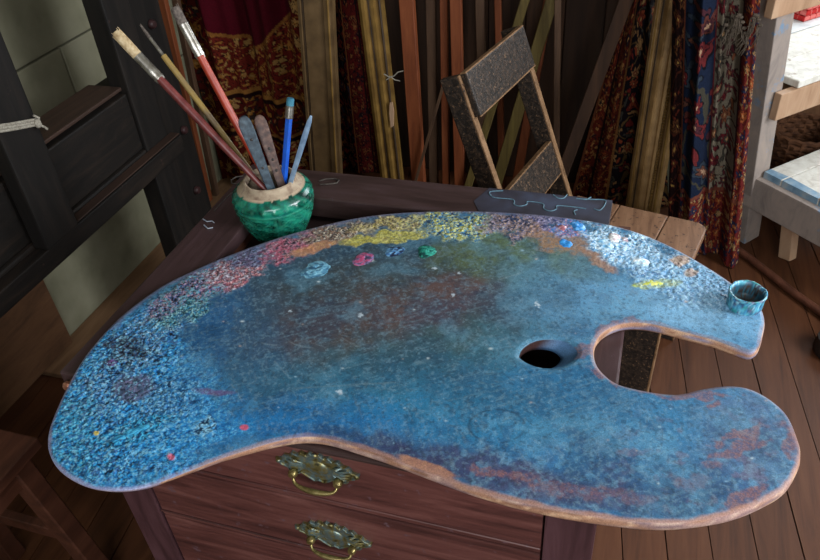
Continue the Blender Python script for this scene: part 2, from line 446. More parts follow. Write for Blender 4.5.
# boarded dark back wall
wb = struct(MB().box((X0, YB + 0.02, 0), (XA, YB + 0.08, ZC)).build('wall_back', 'dark_wall', origin=(0, YB, 0)))
nb = 13; bw = (XA - X0) / nb
for i in range(nb):
    MB().box((X0 + i * bw + .0015, YB + 0.0005 * (i % 3), 0.001), (X0 + (i + 1) * bw - .0015, YB + 0.02, ZC - 0.001), 0.002).build('board', 'dark_wall', wb)
struct(MB().box((XA, YB + 0.0, 0), (XA + 0.06, Y1, ZC)).build('wall_alcove_side', 'pale_plaster', origin=(XA, YB, 0)))
def wall_with_window(name, axis, at, th, u0, u1, w0, w1, z0, z1, n):
    def bx(m, a, b, c, d):
        if axis == 'y': m.box((a, min(at, at + th), c), (b, max(at, at + th), d))
        else: m.box((min(at, at + th), a, c), (max(at, at + th), b, d))
    m = MB(); bx(m, u0, w0, 0, ZC); bx(m, w1, u1, 0, ZC); bx(m, w0, w1, 0, z0); bx(m, w0, w1, z1, ZC)
    struct(m.build(name, 'pale_plaster', origin=(0, 0, 0)))
    f = struct(empty('window_%d' % n, ((w0 + w1) / 2, at, z0) if axis == 'y' else (at, (w0 + w1) / 2, z0)))
    def fr(nm, a, b, c, d):
        m = MB(); s = 0.03 * (1 if th > 0 else -1)
        lo, hi = sorted((at + s * 0.3, at + s * 1.3))
        if axis == 'y': m.box((a, lo, c), (b, hi, d), 0.003)
        else: m.box((lo, a, c), (hi, b, d), 0.003)
        m.build(nm, 'white_paint', f)
    fr('frame', w0, w1, z0, z0 + .05); fr('frame', w0, w1, z1 - .05, z1)
    fr('frame', w0, w0 + .05, z0 + .05, z1 - .05); fr('frame', w1 - .05, w1, z0 + .05, z1 - .05)
    fr('glazing_bar', (w0 + w1) / 2 - .015, (w0 + w1) / 2 + .015, z0 + .05, z1 - .05)
    return f
wall_with_window('wall_front', 'y', Y0, -0.12, X0, X1, -0.25, 1.35, 1.1, 2.4, 1)
wall_with_window('wall_right', 'x', X1, 0.12, Y0, Y1, 0.1, 1.4, 1.0, 2.3, 2)
wall_with_window('wall_alcove', 'y', Y1, 0.12, XA, X1, 0.5, 1.6, 0.75, 1.95, 3)

# ================================================================== PAINT CHEST
ZT = 0.738                                    # top of the chest rim, the palette lies on it
YF = 0.462
chest = empty('paint_chest', (-0.30, 0.745, 0), 'dark plum stained wooden chest of drawers under the painter palette', 'chest')
CX0, CX1, CYB = -0.606, 0.014, 1.03
m = MB()
m.box((CX0 + .004, YF + 0.02, 0.07), (CX0 + 0.022, CYB - 0.03, 0.712)).box((CX1 - 0.022, YF + 0.02, 0.07), (CX1 - .004, CYB - 0.03, 0.712))
m.box((CX0 + 0.022, CYB - 0.05, 0.07), (CX1 - 0.022, CYB - 0.03, 0.69)).box((CX0 + 0.022, YF + 0.03, 0.07), (CX1 - 0.022, CYB - 0.05, 0.09))
m.build('carcass', 'red_brown', chest)
MB().box((CX0 + 0.022, YF + 0.03, 0.672), (CX1 - 0.022, CYB - 0.05, 0.69)).build('tray_bottom', 'tray_dark', chest)
for a, b in ((CX0, CX0 + 0.052), (CX1 - 0.052, CX1)):
    MB().box((a, YF, 0.0), (b, YF + 0.029, 0.7295 if a < -.3 else .7128), 0.0025, 2).build('stile', 'chest_stile', chest)
for a, b in ((CX0, CX0 + 0.05), (CX1 - 0.05, CX1)):
    MB().box((a, CYB - 0.06, 0.0), (b, CYB - 0.028, 0.07), 0.002).build('leg', 'chest_stile', chest)
RW = 0.078
MB().box((-0.652, YF + 0.03, 0.713), (-0.652 + RW, CYB, ZT), 0.003, 2).build('side_rail', 'chest_side', chest)
MB().box((CX1 - 0.06, YF - 0.006, 0.713), (CX1 + 0.004, 0.943, ZT), 0.003, 2).build('side_rail', 'chest_side', chest)
MB().box((CX0 + .001, YF - 0.004, 0.7305), (CX1 - 0.061, YF + 0.029, ZT), 0.003, 2).build('front_rail', 'chest_frame', chest)
back_rail = MB().box((-0.652 + RW + .001, 0.945, 0.700), (-0.022, CYB, ZT), 0.003, 2).build('back_rail', 'chest_frame', chest)
# bluish washed end of the back rail with its chalky outlines
_w = [hz(x, y, ZT) for x, y in ((491, 190.5), (610, 199.5))]
MB().prism([(_w[0][0], 0.946, ZT - .0004), (-0.0225, 0.946, ZT - .0004), (-0.0225, 1.029, ZT - .0004), (_w[0][0] - 0.004, 1.029, ZT - .0004), (_w[0][0] - 0.02, 0.985, ZT - .0004)], (0, 0, 0.0012), 0).build('paint_wash', 'blue_wash', back_rail)
def osp(P):
    P = [np.array(p) for p in P]; Q = [P[0]] + P + [P[-1]]; out = []
    for i in range(len(P) - 1):
        p0, p1, p2, p3 = Q[i:i + 4]
        for j in range(5):
            t = j / 5.0; out.append(.5 * (2 * p1 + (p2 - p0) * t + (2 * p0 - 5 * p1 + 4 * p2 - p3) * t * t + (3 * p1 - p0 - 3 * p2 + p3) * t ** 3))
    return out + [P[-1]]
def px2(z0x, z0y, s, pts): return [(z0x + x * s, z0y + y * s) for x, y in pts]
for path in ([(300, 372), (250, 375), (245, 386), (265, 400), (340, 408), (345, 428), (370, 435), (396, 428), (402, 416), (462, 425), (466, 445), (492, 455), (518, 447), (524, 433), (600, 440), (640, 446)],
             [(505, 388), (525, 402), (548, 402), (562, 388)], [(612, 404), (640, 408), (660, 398)],
             [(600, 404), (660, 408), (720, 412), (742, 424), (736, 442), (700, 450), (672, 446)], [(596, 470), (590, 456), (604, 450)]):
    P = [hz(x, y, ZT + 0.0012) for x, y in px2(430, 100, 0.2439, path)]
    P = [p for p in P if p[0] < -0.026]; P = osp(P)
    if len(P) > 1: MB().tube(P, 0.0009, 6).build('painted_outline', 'blue_line', back_rail, True)

PLATE = [(0, .020), (.006, .0235), (.011, .0195), (.017, .0215), (.022, .0165), (.028, .0185), (.033, .0125), (.039, .0125), (.044, .006), (.0515, .0045), (.047, -.002), (.039, -.004), (.036, -.0105), (.028, -.0125), (.022, -.0085), (.014, -.0135), (.006, -.018), (0, -.0155)]
def drawer(z0, z1, hzc, hxc, pull=True):
    d = empty('drawer', (0, 0, 0)); d.parent = chest
    d.location = Vector((-0.296, YF, z0)) - chest.location
    def bld(mb, nm, mt, smooth=False): return mb.build(nm, mt, d, smooth)
    bld(MB().box((CX0 + 0.054, YF + 0.003, z0 + .001), (CX1 - 0.054, YF + 0.022, z1 - .001), 0.002, 2), 'drawer_front', 'chest_wood')
    bld(MB().box((CX0 + 0.054, YF + 0.0005, z0 + .010), (CX1 - 0.054, YF + 0.004, z0 + .0125), 0.0008), 'bead', 'chest_wood')
    if not pull: return
    yF = YF + 0.003
    PL = [(x, z * 1.22) for x, z in PLATE]; out = PL + [(-x, z) for x, z in PL[-2:0:-1]]
    m = MB().prism([(hxc + x, yF, hzc + z) for x, z in out], (0, -0.003, 0), 0)
    m.ball((hxc, yF - 0.002, hzc + .003), 1, .0155, .0045, .0125, 20)
    rim = [(hxc + x * .95, yF - 0.0035, hzc + z * .93) for x, z in out]
    m.tube(rim, 0.0014, 6, True)
    for s in (-1, 1):
        for k in range(5):                     # shell of ribs at each end
            t = k / 4.0
            m.tube([(hxc + s * .018, yF - .003, hzc - .002 + .002 * k), (hxc + s * (.026 + .006 * math.sin(t * PI)), yF - .0065, hzc - .006 + .0046 * k), (hxc + s * (.033 + .008 * math.sin(t * PI)), yF - .003, hzc - .009 + .0058 * k)], [.0012, .0022, .0010], 6)
        m.ball((hxc + s * .0475, yF - .003, hzc + .0025), .0038, 1, .8, 1, 10)
        m.ball((hxc + s * .011, yF - .003, hzc + .0215), .0032, 1.2, .8, 1, 10)
    m.ball((hxc, yF - .003, hzc + .0250), .003, 1.4, .8, 1, 10)
    bld(m, 'handle_plate', 'brass_patina', True)
    for s in (-1, 1):
        bld(MB().lathe((hxc + s * .0275, yF, hzc - .005), [(.0035, 0), (.003, .006), (.0052, .008), (.0058, .012), (.004, .0155), (0, .0165)], 14, (0, -1, 0)), 'post_knob', 'brass', True)
    P = []
    for k in range(25):
        t = PI * k / 24
        x = -.0265 * math.cos(t); s = math.sin(t)
        P.append((hxc + x * (1 + .10 * s), yF - .010 - .010 * s ** .6, hzc - .007 - .0115 * s ** .6))
    rr = [.0019 + .0016 * math.exp(-((k - 12) / 5.0) ** 2) for k in range(25)]
    bld(MB().tube(P, rr, 10), 'handle_bail', 'brass', True)
drawer(0.6265, 0.7295, 0.6955, -0.294)
drawer(0.513, 0.6255, 0.5635, -0.2925)
drawer(0.375, 0.512, 0.443, -0.2925)
drawer(0.235, 0.374, 0.304, -0.2925)
drawer(0.09, 0.234, 0.162, -0.2925)
for k, (x, y, w_, h_) in enumerate(((366, 451.5, .011, .0035), (377, 455.5, .009, .003), (352, 450, .006, .002))):
    p = hy(x, y, YF + .003)
    MB().ball((p[0], YF + .003, min(p[2], .7265)), 1, w_, .0012, h_, 12).build('paint_smear', 'teal_smear', chest, True)
MB().lathe((-0.636, YF + .031, 0.7255), [(.003, 0), (.003, .005), (.006, .007), (.007, .011), (.005, .014), (0, .015)], 16, (0, -1, 0)).build('side_knob', 'copper', chest, True)

# ================================================================== PALETTE
ZP = 0.7535
OUT = [(49, 430), (48, 448), (55, 464), (67, 475.5), (84.5, 484.6), (102, 488.6), (122, 489.4), (145, 486), (169, 477.6), (196.5, 466.8), (220, 457.5), (246, 449), (274, 440.5), (301, 435.5), (327, 437), (356.6, 445.5), (393, 457.5), (430, 471.6), (466, 485), (495, 494), (521, 501), (563, 510), (617, 518), (662, 521.5), (704, 518), (737, 511), (766, 498.5), (785, 486), (797, 467), (800, 452), (797, 438), (787, 415), (770, 399), (750, 388.5), (729, 385.5), (704, 388.5), (677, 394), (648, 391), (619, 384), (604, 374), (595, 362), (593, 348), (597, 337), (607, 328), (621, 322.5), (638, 321), (657, 323.5), (686, 331), (716, 339), (740, 348), (751, 351), (758, 346), (762, 333), (764, 318), (758, 303), (745, 292), (732, 283), (716, 272), (686, 254), (657, 239.5), (628, 229), (598.5, 222), (569, 217.5), (536, 214), (499.5, 211.5), (463, 210.5), (426, 211), (390, 213), (353, 218), (318, 226), (285, 235), (256, 244.6), (223, 257), (194, 269.5), (161, 286), (124, 313), (96, 342), (78.6, 365.5), (67, 387), (57, 408)]
HOLE = [(519, 355), (522, 348), (530, 342), (540, 338.5), (552, 338), (565, 340), (574, 345), (578, 351), (574, 358), (566, 363.5), (553, 367), (540, 366.5), (528, 362.5), (521, 358)]
def spline(P, step):
    P = np.array(P); n = len(P); out = []
    for i in range(n):
        p0, p1, p2, p3 = P[i - 1], P[i], P[(i + 1) % n], P[(i + 2) % n]
        k = max(2, int(np.linalg.norm(p2 - p1) / step))
        for j in range(k):
            t = j / k
            out.append(0.5 * ((2 * p1) + (-p0 + p2) * t + (2 * p0 - 5 * p1 + 4 * p2 - p3) * t * t + (-p0 + 3 * p1 - 3 * p2 + p3) * t ** 3))
    return np.array(out)
outl = spline([hz(x, y, ZP)[:2] for x, y in OUT], 0.004)
holl = spline([hz(x, y, ZP)[:2] for x, y in HOLE], 0.003)
def inside(P, poly):
    x, y = P[:, 0], P[:, 1]; c = np.zeros(len(P), bool)
    for i in range(len(poly)):
        x1, y1 = poly[i - 1]; x2, y2 = poly[i]
        if y1 == y2: continue
        k = ((y1 > y) != (y2 > y)) & (x < (x2 - x1) * (y - y1) / (y2 - y1) + x1)
        c ^= k
    return c
def dist_poly(P, poly):
    d = np.full(len(P), 1e9)
    for i in range(len(poly)):
        a = poly[i - 1]; e = poly[i] - a; l = e @ e + 1e-15
        t = np.clip(((P - a) @ e) / l, 0, 1)
        q = P - a - t[:, None] * e
        d = np.minimum(d, (q * q).sum(1))
    return np.sqrt(d)
CELL = 0.00135
lo = outl.min(0); hi = outl.max(0)
gx, gy = np.meshgrid(np.arange(lo[0], hi[0], CELL), np.arange(lo[1], hi[1], CELL))
G = np.stack([gx.ravel(), gy.ravel()], 1)
G = G + (np.random.RandomState(1).rand(len(G), 2) - .5) * CELL * 0.3
G = G[inside(G, outl) & ~inside(G, holl)]
d1 = dist_poly(G, outl); d2 = dist_poly(G, holl)
G = G[(d1 > CELL * .8) & (d2 > CELL * .8)]
no_, nh = len(outl), len(holl)
PTS = np.vstack([outl, holl, G])
edges = [(i, (i + 1) % no_) for i in range(no_)] + [(no_ + i, no_ + (i + 1) % nh) for i in range(nh)]
res = delaunay_2d_cdt([Vector((float(a), float(b))) for a, b in PTS], edges, [], 0, 1e-7)
CV = np.array([(v.x, v.y) for v in res[0]])
TR = np.array([f for f in res[2] if len(f) == 3])
orig = res[3]
cen = CV[TR].mean(1)
TR = TR[inside(cen, outl) & ~inside(cen, holl)]
de = np.minimum(dist_poly(CV, outl), 9); dh = dist_poly(CV, holl)
PX = proj_many(np.column_stack([CV, np.full(len(CV), ZP)]))
qx, qy = PX[:, 0], PX[:, 1]
mx_, my_ = CV[:, 0] * 1000, CV[:, 1] * 1000          # millimetres
n_fine = fbm(mx_ / 4.5, my_ / 4.5, 1, 4, .6)
n_mid = fbm(mx_ / 18, my_ / 18, 9, 4)
n_big = fbm(mx_ / 70, my_ / 70, 17, 4)
wx = (fbm(mx_ / 22, my_ / 22, 5, 3) - .5); wy = (fbm(mx_ / 22, my_ / 22, 6, 3) - .5)
def ell(cx, cy, rx, ry, rot=0, soft=0.5, warp=26):
    c, s = math.cos(math.radians(rot)), math.sin(math.radians(rot))
    dx = qx + wx * warp - cx; dy = qy + wy * warp * .7 - cy
    u = (dx * c + dy * s) / rx; v = (-dx * s + dy * c) / ry
    return 1 - sm(1 - soft, 1 + soft, np.sqrt(u * u + v * v))
colr = np.tile(lin((42, 106, 146)), (len(CV), 1))
def lay(wt, col):
    global colr
    wt = np.clip(wt, 0, 1)[:, None]
    colr = colr * (1 - wt) + (lin(col) if np.ndim(col) == 1 else col) * wt
# broad stained field
for cx, cy, rx, ry, rot, c, a in [
        (360, 300, 190, 62, -8, (52, 78, 94), .95), (330, 300, 150, 46, -14, (50, 58, 64), .92), (420, 300, 140, 46, -5, (58, 66, 66), .88), (375, 322, 120, 34, -10, (76, 64, 64), .85), (440, 305, 60, 20, -25, (92, 68, 64), .6),
        (520, 258, 70, 26, 10, (90, 106, 62), .8), (470, 258, 40, 16, 0, (74, 86, 60), .5), (440, 352, 110, 26, -6, (52, 84, 86), .65), (330, 386, 150, 26, 0, (48, 88, 104), .65), (240, 350, 46, 60, 20, (48, 86, 116), .6),
        (580, 300, 70, 32, 15, (86, 132, 162), .75), (640, 305, 70, 20, 12, (92, 142, 176), .8), (705, 312, 70, 26, 15, (116, 164, 196), .85),
        (260, 418, 190, 20, 0, (26, 100, 156), .75), (470, 410, 120, 26, 8, (42, 108, 140), .6), (640, 430, 110, 36, 6, (50, 106, 142), .7), (640, 465, 120, 26, 4, (52, 96, 136), .6), (745, 430, 50, 45, 0, (80, 98, 128), .6), (770, 470, 22, 20, 0, (96, 128, 158), .5),
        (480, 470, 110, 17, 14, (58, 56, 84), .85), (570, 490, 100, 18, 8, (64, 62, 90), .8), (700, 500, 80, 16, -8, (48, 72, 108), .7), (365, 440, 60, 10, 14, (38, 56, 92), .75), (420, 458, 50, 8, 18, (52, 54, 82), .7),
        (250, 440, 70, 8, -18, (30, 78, 126), .5), (575, 335, 50, 10, 0, (52, 84, 114), .5), (360, 226, 90, 14, -12, (104, 98, 92), .5)]:
    lay(ell(cx, cy, rx, ry, rot, .6, 40) * a, c)
# smooth blue belt between the crusts and the field
lay(ell(192, 352, 26, 70, 32, .6, 20) * .7, (30, 88, 138))
lay(sm(.50, .68, n_big) * .34, (28, 58, 84)); lay(sm(.52, .70, fbm(mx_ / 60, my_ / 60, 203, 4)) * .30, (92, 146, 172))
lay(sm(.54, .68, fbm(mx_ / 14, my_ / 14, 211, 4)) * .40 * sm(380, 440, qy) * sm(380, 480, qx), (36, 60, 96)); lay(sm(.56, .68, fbm(mx_ / 8, my_ / 8, 223, 4)) * .35 * sm(380, 440, qy) * sm(380, 480, qx), (100, 150, 176))
lay(sm(.58, .70, fbm(mx_ / 11, my_ / 11, 231, 4)) * .40 * sm(390, 440, qy) * sm(560, 700, qx), (110, 84, 96))
lay(sm(.5, .7, n_mid) * .25, (34, 56, 78)); lay(sm(.55, .72, fbm(mx_ / 9, my_ / 9, 33, 4)) * .16, (96, 140, 164))
lay(sm(.60, .70, fbm(mx_ / 3.2, my_ / 3.2, 41, 3)) * .26, (120, 150, 164)); lay(sm(.60, .70, fbm(mx_ / 3.2, my_ / 3.2, 47, 3)) * .40, (30, 44, 58))
# brush scumbles
an = .6; sx_ = mx_ * math.cos(an) + my_ * math.sin(an); sy_ = -mx_ * math.sin(an) + my_ * math.cos(an)
lay(sm(.62, .72, fbm(sx_ / 22, sy_ / 1.8, 51, 3)) * .22 * sm(.45, .6, n_big), (104, 134, 146))
lay(sm(.64, .74, fbm(sx_ / 1.8, sy_ / 20, 53, 3)) * .2 * sm(.45, .6, 1 - n_big), (110, 124, 132))
crust = np.zeros(len(CV))
n_pick = eq(fbm(mx_ / 4.0 + wx * 2, my_ / 4.0 + wy * 2, 61, 3, .6), .13)
n_pick2 = eq(fbm(mx_ / 2.8, my_ / 2.8, 71, 3, .6), .13)
def daubs(cx, cy, rx, ry, rot, cols, a=1.0, cr=1.0, soft=.5, warp=34, which=0, brk=0.35):
    global crust
    e = ell(cx, cy, rx, ry, rot, soft, warp)
    e = np.clip(e * (1 + brk) - brk * sm(.35, .65, fbm(mx_ / 6, my_ / 6, int(cx) % 50, 3)), 0, 1)
    nn = n_pick if which == 0 else n_pick2
    lay(e * a, pick(nn, cols, .4))
    crust = np.maximum(crust, e * cr)
BLUES = [(10, 22, 38), (22, 84, 140), (30, 120, 182), (46, 150, 204), (28, 108, 170), (118, 192, 220), (36, 132, 192), (22, 44, 70), (64, 112, 168)]
SOFTB = [(24, 90, 148), (34, 118, 178), (46, 142, 196), (30, 104, 164), (96, 172, 208), (40, 124, 184)]
NIGHT = [(16, 16, 24), (30, 88, 144), (92, 134, 180), (28, 28, 38), (56, 146, 194), (36, 104, 164), (150, 184, 206), (26, 38, 58)]
MAUVE = [(24, 18, 24), (64, 76, 120), (148, 126, 156), (36, 28, 34), (170, 134, 146), (60, 118, 156), (48, 44, 58), (110, 150, 166)]
TEALS = [(20, 24, 30), (44, 110, 130), (110, 160, 160), (30, 40, 50), (56, 126, 160), (140, 180, 176), (30, 72, 104)]
daubs(130, 425, 95, 62, -12, SOFTB, .75, .5, .45)
daubs(95, 420, 52, 62, 8, BLUES, .8, .9, .4)
daubs(140, 460, 60, 22, -8, BLUES, .6, .7, .5)
daubs(132, 360, 56, 40, -48, BLUES, .85, 1.0, .35)
daubs(150, 332, 50, 22, -42, NIGHT, .9, 1.1, .35)
daubs(125, 352, 26, 10, -30, [(20, 16, 18), (60, 44, 42), (40, 80, 120), (26, 24, 30)], .8, 1.1, .35)
daubs(185, 300, 46, 18, -36, TEALS, .9, 1.0, .35)
daubs(165, 306, 28, 10, -38, MAUVE, .85, 1.0, .35)
daubs(215, 278, 40, 15, -26, MAUVE, .9, 1.0, .35)
daubs(110, 385, 50, 15, -42, NIGHT, .7, 1.1)
daubs(165, 400, 30, 20, -30, NIGHT, .55, .9)
daubs(133, 388, 24, 13, 0, [(66, 84, 112), (84, 92, 120), (104, 98, 128), (60, 76, 100)], .9, .4, .3, 14)
daubs(135, 432, 42, 10, -22, [(16, 84, 130), (32, 120, 168), (64, 166, 200), (18, 60, 100)], .85, .8, .3, 14)
daubs(75, 440, 22, 40, 10, [(20, 66, 100), (34, 126, 166), (80, 170, 186), (30, 96, 144)], .5, .9, .5)
daubs(190, 440, 60, 14, -18, SOFTB, .6, .35, .5)
daubs(240, 270, 34, 12, -22, [(150, 84, 96), (196, 150, 150), (60, 36, 46), (96, 70, 90), (170, 160, 170)], .9, 1, .3)
daubs(255, 256, 22, 10, -20, [(50, 66, 96), (80, 96, 130), (36, 44, 66), (104, 116, 146)], .8, .9, .3)
daubs(292, 247, 26, 12, -14, [(150, 66, 84), (186, 100, 116), (130, 76, 92), (180, 136, 146), (70, 36, 48)], .8, .8, .5)
daubs(338, 235, 32, 11, -10, [(34, 30, 32), (150, 142, 130), (104, 74, 56), (196, 186, 164), (60, 56, 60), (128, 100, 80)], .92, 1.1, .5)
daubs(315, 250, 24, 4, -14, [(190, 140, 90), (170, 120, 84)], .7, .2, .4, 16)
daubs(385, 238.5, 46, 4.5, -8, [(184, 172, 60), (156, 146, 56), (130, 128, 66), (198, 190, 90)], .72, .6, .3, 18)
daubs(395, 224, 40, 8, -8, [(110, 96, 70), (180, 166, 90), (60, 60, 60), (140, 120, 84), (190, 180, 130)], .9, 1, .5)
daubs(455, 223, 42, 12, 0, [(36, 56, 84), (70, 128, 168), (180, 174, 76), (110, 150, 150), (48, 84, 120), (204, 206, 150), (140, 140, 60)], .95, 1.2, .5)
daubs(515, 226, 30, 11, 4, [(120, 100, 96), (160, 140, 146), (66, 80, 120), (170, 138, 108), (90, 90, 120), (44, 44, 66)], .9, 1, .5)
daubs(560, 240, 34, 12, 15, [(150, 112, 80), (134, 100, 76), (162, 124, 92), (116, 106, 106)], .75, .3, .5, 22)
daubs(600, 262, 22, 7, 30, [(150, 110, 84), (134, 102, 84), (166, 130, 104)], .75, .3, .3, 20)
daubs(575, 229, 18, 8, 10, [(70, 120, 170), (170, 110, 120), (40, 110, 190), (150, 150, 170)], .85, .9, .3)
daubs(540, 222, 20, 7, 5, [(110, 104, 140), (150, 140, 160), (70, 70, 110)], .8, .9, .3)
daubs(628, 248, 44, 18, 22, [(100, 156, 200), (170, 210, 232), (226, 238, 244), (130, 186, 222), (70, 124, 176), (196, 222, 236)], .95, 1.3, .5)
daubs(668, 272, 46, 16, 24, [(96, 144, 184), (150, 190, 214), (60, 96, 140), (186, 210, 222), (110, 160, 196)], .85, 1.1, .4)
daubs(712, 292, 42, 18, 26, [(100, 148, 184), (150, 190, 214), (70, 108, 148), (128, 174, 206)], .75, .9, .5)
daubs(656, 284, 26, 5, -4, [(196, 204, 70), (160, 176, 80), (212, 214, 110), (120, 160, 150)], .9, .8, .25, 14)
daubs(680, 261, 9, 5, 0, [(184, 156, 126), (170, 136, 108)], .8, .7, .3, 10)
daubs(690, 273, 7, 4, 0, [(186, 158, 120), (170, 134, 104)], .75, .7, .3, 10)
daubs(665, 283, 40, 14, 20, [(110, 158, 194), (60, 100, 150), (160, 196, 214)], .5, 1.0, .5)
# scuffs down to bare reddish wood
BARE = [(122, 84, 82), (104, 76, 86), (134, 92, 84), (88, 74, 94)]
for cx, cy, rx, ry, rot, a in [(590, 352, 16, 6, 0, .8), (607, 378, 16, 5, 40, .85), (610, 328, 22, 4, -25, .7), (690, 394, 40, 3, 0, .8), (716, 404, 8, 4, 0, .9), (738, 436, 26, 4, -12, .8), (735, 448, 22, 4, -14, .85), (752, 441, 16, 4, 5, .7),
                               (790, 440, 8, 20, -15, .8), (712, 462, 14, 5, 0, .6), (748, 496, 34, 7, -25, .9), (515, 478, 18, 4, 12, .7), (490, 472, 22, 5, 14, .75), (560, 486, 40, 6, 6, .5), (430, 464, 24, 5, 20, .0), (610, 496, 50, 6, 4, .4), (690, 480, 20, 8, 0, .35), (630, 450, 14, 4, 0, .3)]:
    daubs(cx, cy, rx, ry, rot, BARE, a * .85, .0, .5, 26, 1, .9)
daubs(425, 465.5, 30, 4.5, 19, [(156, 112, 88), (142, 100, 82)], .9, 0, .25, 8)
daubs(212, 392, 20, 3, 4, [(104, 70, 110)], .6, 0, .5, 10); daubs(244, 427, 4, 3, 0, [(190, 80, 100)], .9, .4, .3, 6); daubs(170, 457, 4, 3, 0, [(200, 90, 110)], .9, .4, .3, 6)
daubs(200, 430, 14, 9, 0, [(20, 24, 30), (140, 190, 210), (60, 130, 180)], .8, .9, .4)
daubs(97, 434, 3, 2, 0, [(214, 190, 80)], .9, .5, .3, 3); daubs(113, 363, 5, 4, 0, [(96, 60, 110)], .8, .5, .3, 6)
_le = ell(110, 410, 95, 85, 0, .5)
lay(sm(.60, .66, fbm(mx_ / 2.6, my_ / 2.6, 241, 3, .6)) * .75 * _le, (14, 20, 30)); lay(sm(.61, .67, fbm(mx_ / 2.6, my_ / 2.6, 251, 3, .6)) * .6 * _le, (130, 190, 214))
_te = (1 - sm(.028, .05, de)) * (qy < 300)
lay(sm(.60, .66, fbm(mx_ / 2.6, my_ / 2.6, 261, 3, .6)) * .7 * _te, (26, 26, 34))
# ring left by a jar foot
_rc = np.hypot((qx - 497) / 28.0, (qy - 426) / 16.5)
lay(np.exp(-((_rc - 1) / .05) ** 2) * .55 * sm(.35, .55, n_mid), (30, 44, 56))
# hairline scratches across the field
_r = np.random.RandomState(9)
for k in range(90):
    x0, y0 = _r.uniform(200, 760), _r.uniform(250, 490); an_ = _r.uniform(-.9, .9) + (PI if _r.rand() < .5 else 0); L_ = _r.uniform(6, 34); cv = _r.uniform(-.3, .3)
    du = (qx - x0) * math.cos(an_) + (qy - y0) * math.sin(an_); dv = -(qx - x0) * math.sin(an_) + (qy - y0) * math.cos(an_)
    dv = dv - cv * du * du / L_
    lay(np.exp(-(dv / .55) ** 2) * ((du > 0) & (du < L_)) * _r.uniform(.08, .24), [(120, 146, 158), (150, 166, 170), (24, 36, 48)][_r.randint(3)])
lay(np.exp(-((qy - (388 - .06 * (qx - 300))) / .8) ** 2) * sm(285, 300, qx) * (1 - sm(390, 410, qx)) * .3, (110, 130, 134))
# little pale flecks scattered over the field
_r = np.random.RandomState(5)
for k in range(110):
    fx, fy = _r.uniform(180, 790), _r.uniform(225, 505)
    rr = _r.uniform(.45, .95)
    e = np.exp(-(((qx - fx) / (rr * _r.uniform(1, 2.2))) ** 2 + ((qy - fy) / rr) ** 2))
    lay(e * _r.uniform(.4, .9), [(196, 210, 214), (150, 186, 204), (176, 160, 150), (40, 50, 64)][_r.randint(4)])
for fx, fy, a_, b_ in ((361, 315, 4.5, 2), (434, 268, 5, 1.5), (452, 295, 1.8, 3), (290, 311, 3, 2), (459, 274, 3, 1.6), (538, 305, 2.4, 3), (340, 393, 3, 4)):
    _e = 1 - sm(.5, 1.0, np.hypot((qx + (n_fine - .5) * 8 - fx) / a_, (qy + (n_pick - .5) * 3 - fy) / b_))
    lay(_e * .8, (176, 190, 200))
# worn rim
edge = 1 - sm(.0010, .0045, de + (n_mid - .5) * .005)
front = sm(0, 30, qy - 430) * sm(150, 320, qx)
lay(edge * (.35 + .5 * front), (150, 110, 92))
lay(edge * (qx < 150) * .5, (150, 150, 190))
lay((1 - sm(.004, .013, de + (n_mid - .5) * .012)) * (qy < 330) * (qx < 560) * .75, (96, 96, 118))
# relief
h = crust * ((n_fine - .42) * .0026 + (n_pick - .5) * .0012 + .0004) + (fbm(mx_ / 3, my_ / 3, 81, 3) - .5) * .0005 + (n_mid - .5) * .0004
rnd = .0014 * (1 - sm(0, .004, de)) + .0020 * (1 - sm(0, .006, dh))
Z = ZP + h * sm(0, .006, de) * sm(0, .006, dh) - rnd
pal = empty('artist_palette', (-0.2, 0.66, ZT), 'large kidney shaped wooden palette crusted with blue paint', 'palette')
V = np.column_stack([CV, Z]); F = TR.tolist(); C = colr.copy()
inv = {}
for i, ol in enumerate(orig):
    for q in ol:
        if q < no_ + nh: inv[q] = i
def add_side(idx, poly, prof, cfun):
    global V, C
    n = len(idx)
    nxt = np.roll(poly, -1, 0) - np.roll(poly, 1, 0)
    nor = np.column_stack([nxt[:, 1], -nxt[:, 0]]); nor /= np.linalg.norm(nor, axis=1)[:, None]
    area2 = (poly[:, 0] * np.roll(poly[:, 1], -1) - np.roll(poly[:, 0], -1) * poly[:, 1]).sum()
    if area2 < 0: nor = -nor
    prev = list(idx)
    und = 1 - sm(150, 330, proj_many(np.column_stack([poly, np.full(n, ZP)]))[:, 0])
    for (off, z) in prof:
        off = (off - und * max(0, (ZP - .002 - z)) * .75)[:, None]
        b = len(V)
        P = np.column_stack([poly + nor * off, np.full(n, z)])
        V = np.vstack([V, P]); C = np.vstack([C, cfun(P, z)])
        cur = list(range(b, b + n))
        for i in range(n):
            j = (i + 1) % n
            F.append([prev[j], prev[i], cur[i], cur[j]])
        prev = cur
    return prev
def side_col(P, z):
    s = np.arange(len(P)) * 4.0
    a = fbm(s / 30, s * 0 + z * 800, 91, 4)
    c = pick(eq(a), [(130, 94, 74), (176, 134, 106), (196, 160, 130), (158, 118, 94)], .8)
    q = proj_many(P)
    bl = sm(.45, .6, fbm(s / 50, s * 0 + 3 + z * 300, 95, 3)) * np.where(q[:, 1] > 400, .25, .8)
    bl = np.where(q[:, 0] < 160, np.maximum(bl, .6), bl)
    return c * (1 - bl[:, None]) + lin((118, 126, 160)) * bl[:, None]
lo_ = add_side([inv[i] for i in range(no_)], outl, [(.0010, ZP - .0030), (.0018, ZP - .0065), (.0016, ZP - .0110), (-.0006, ZT + .0002)], side_col)
hc = holl.mean(0)
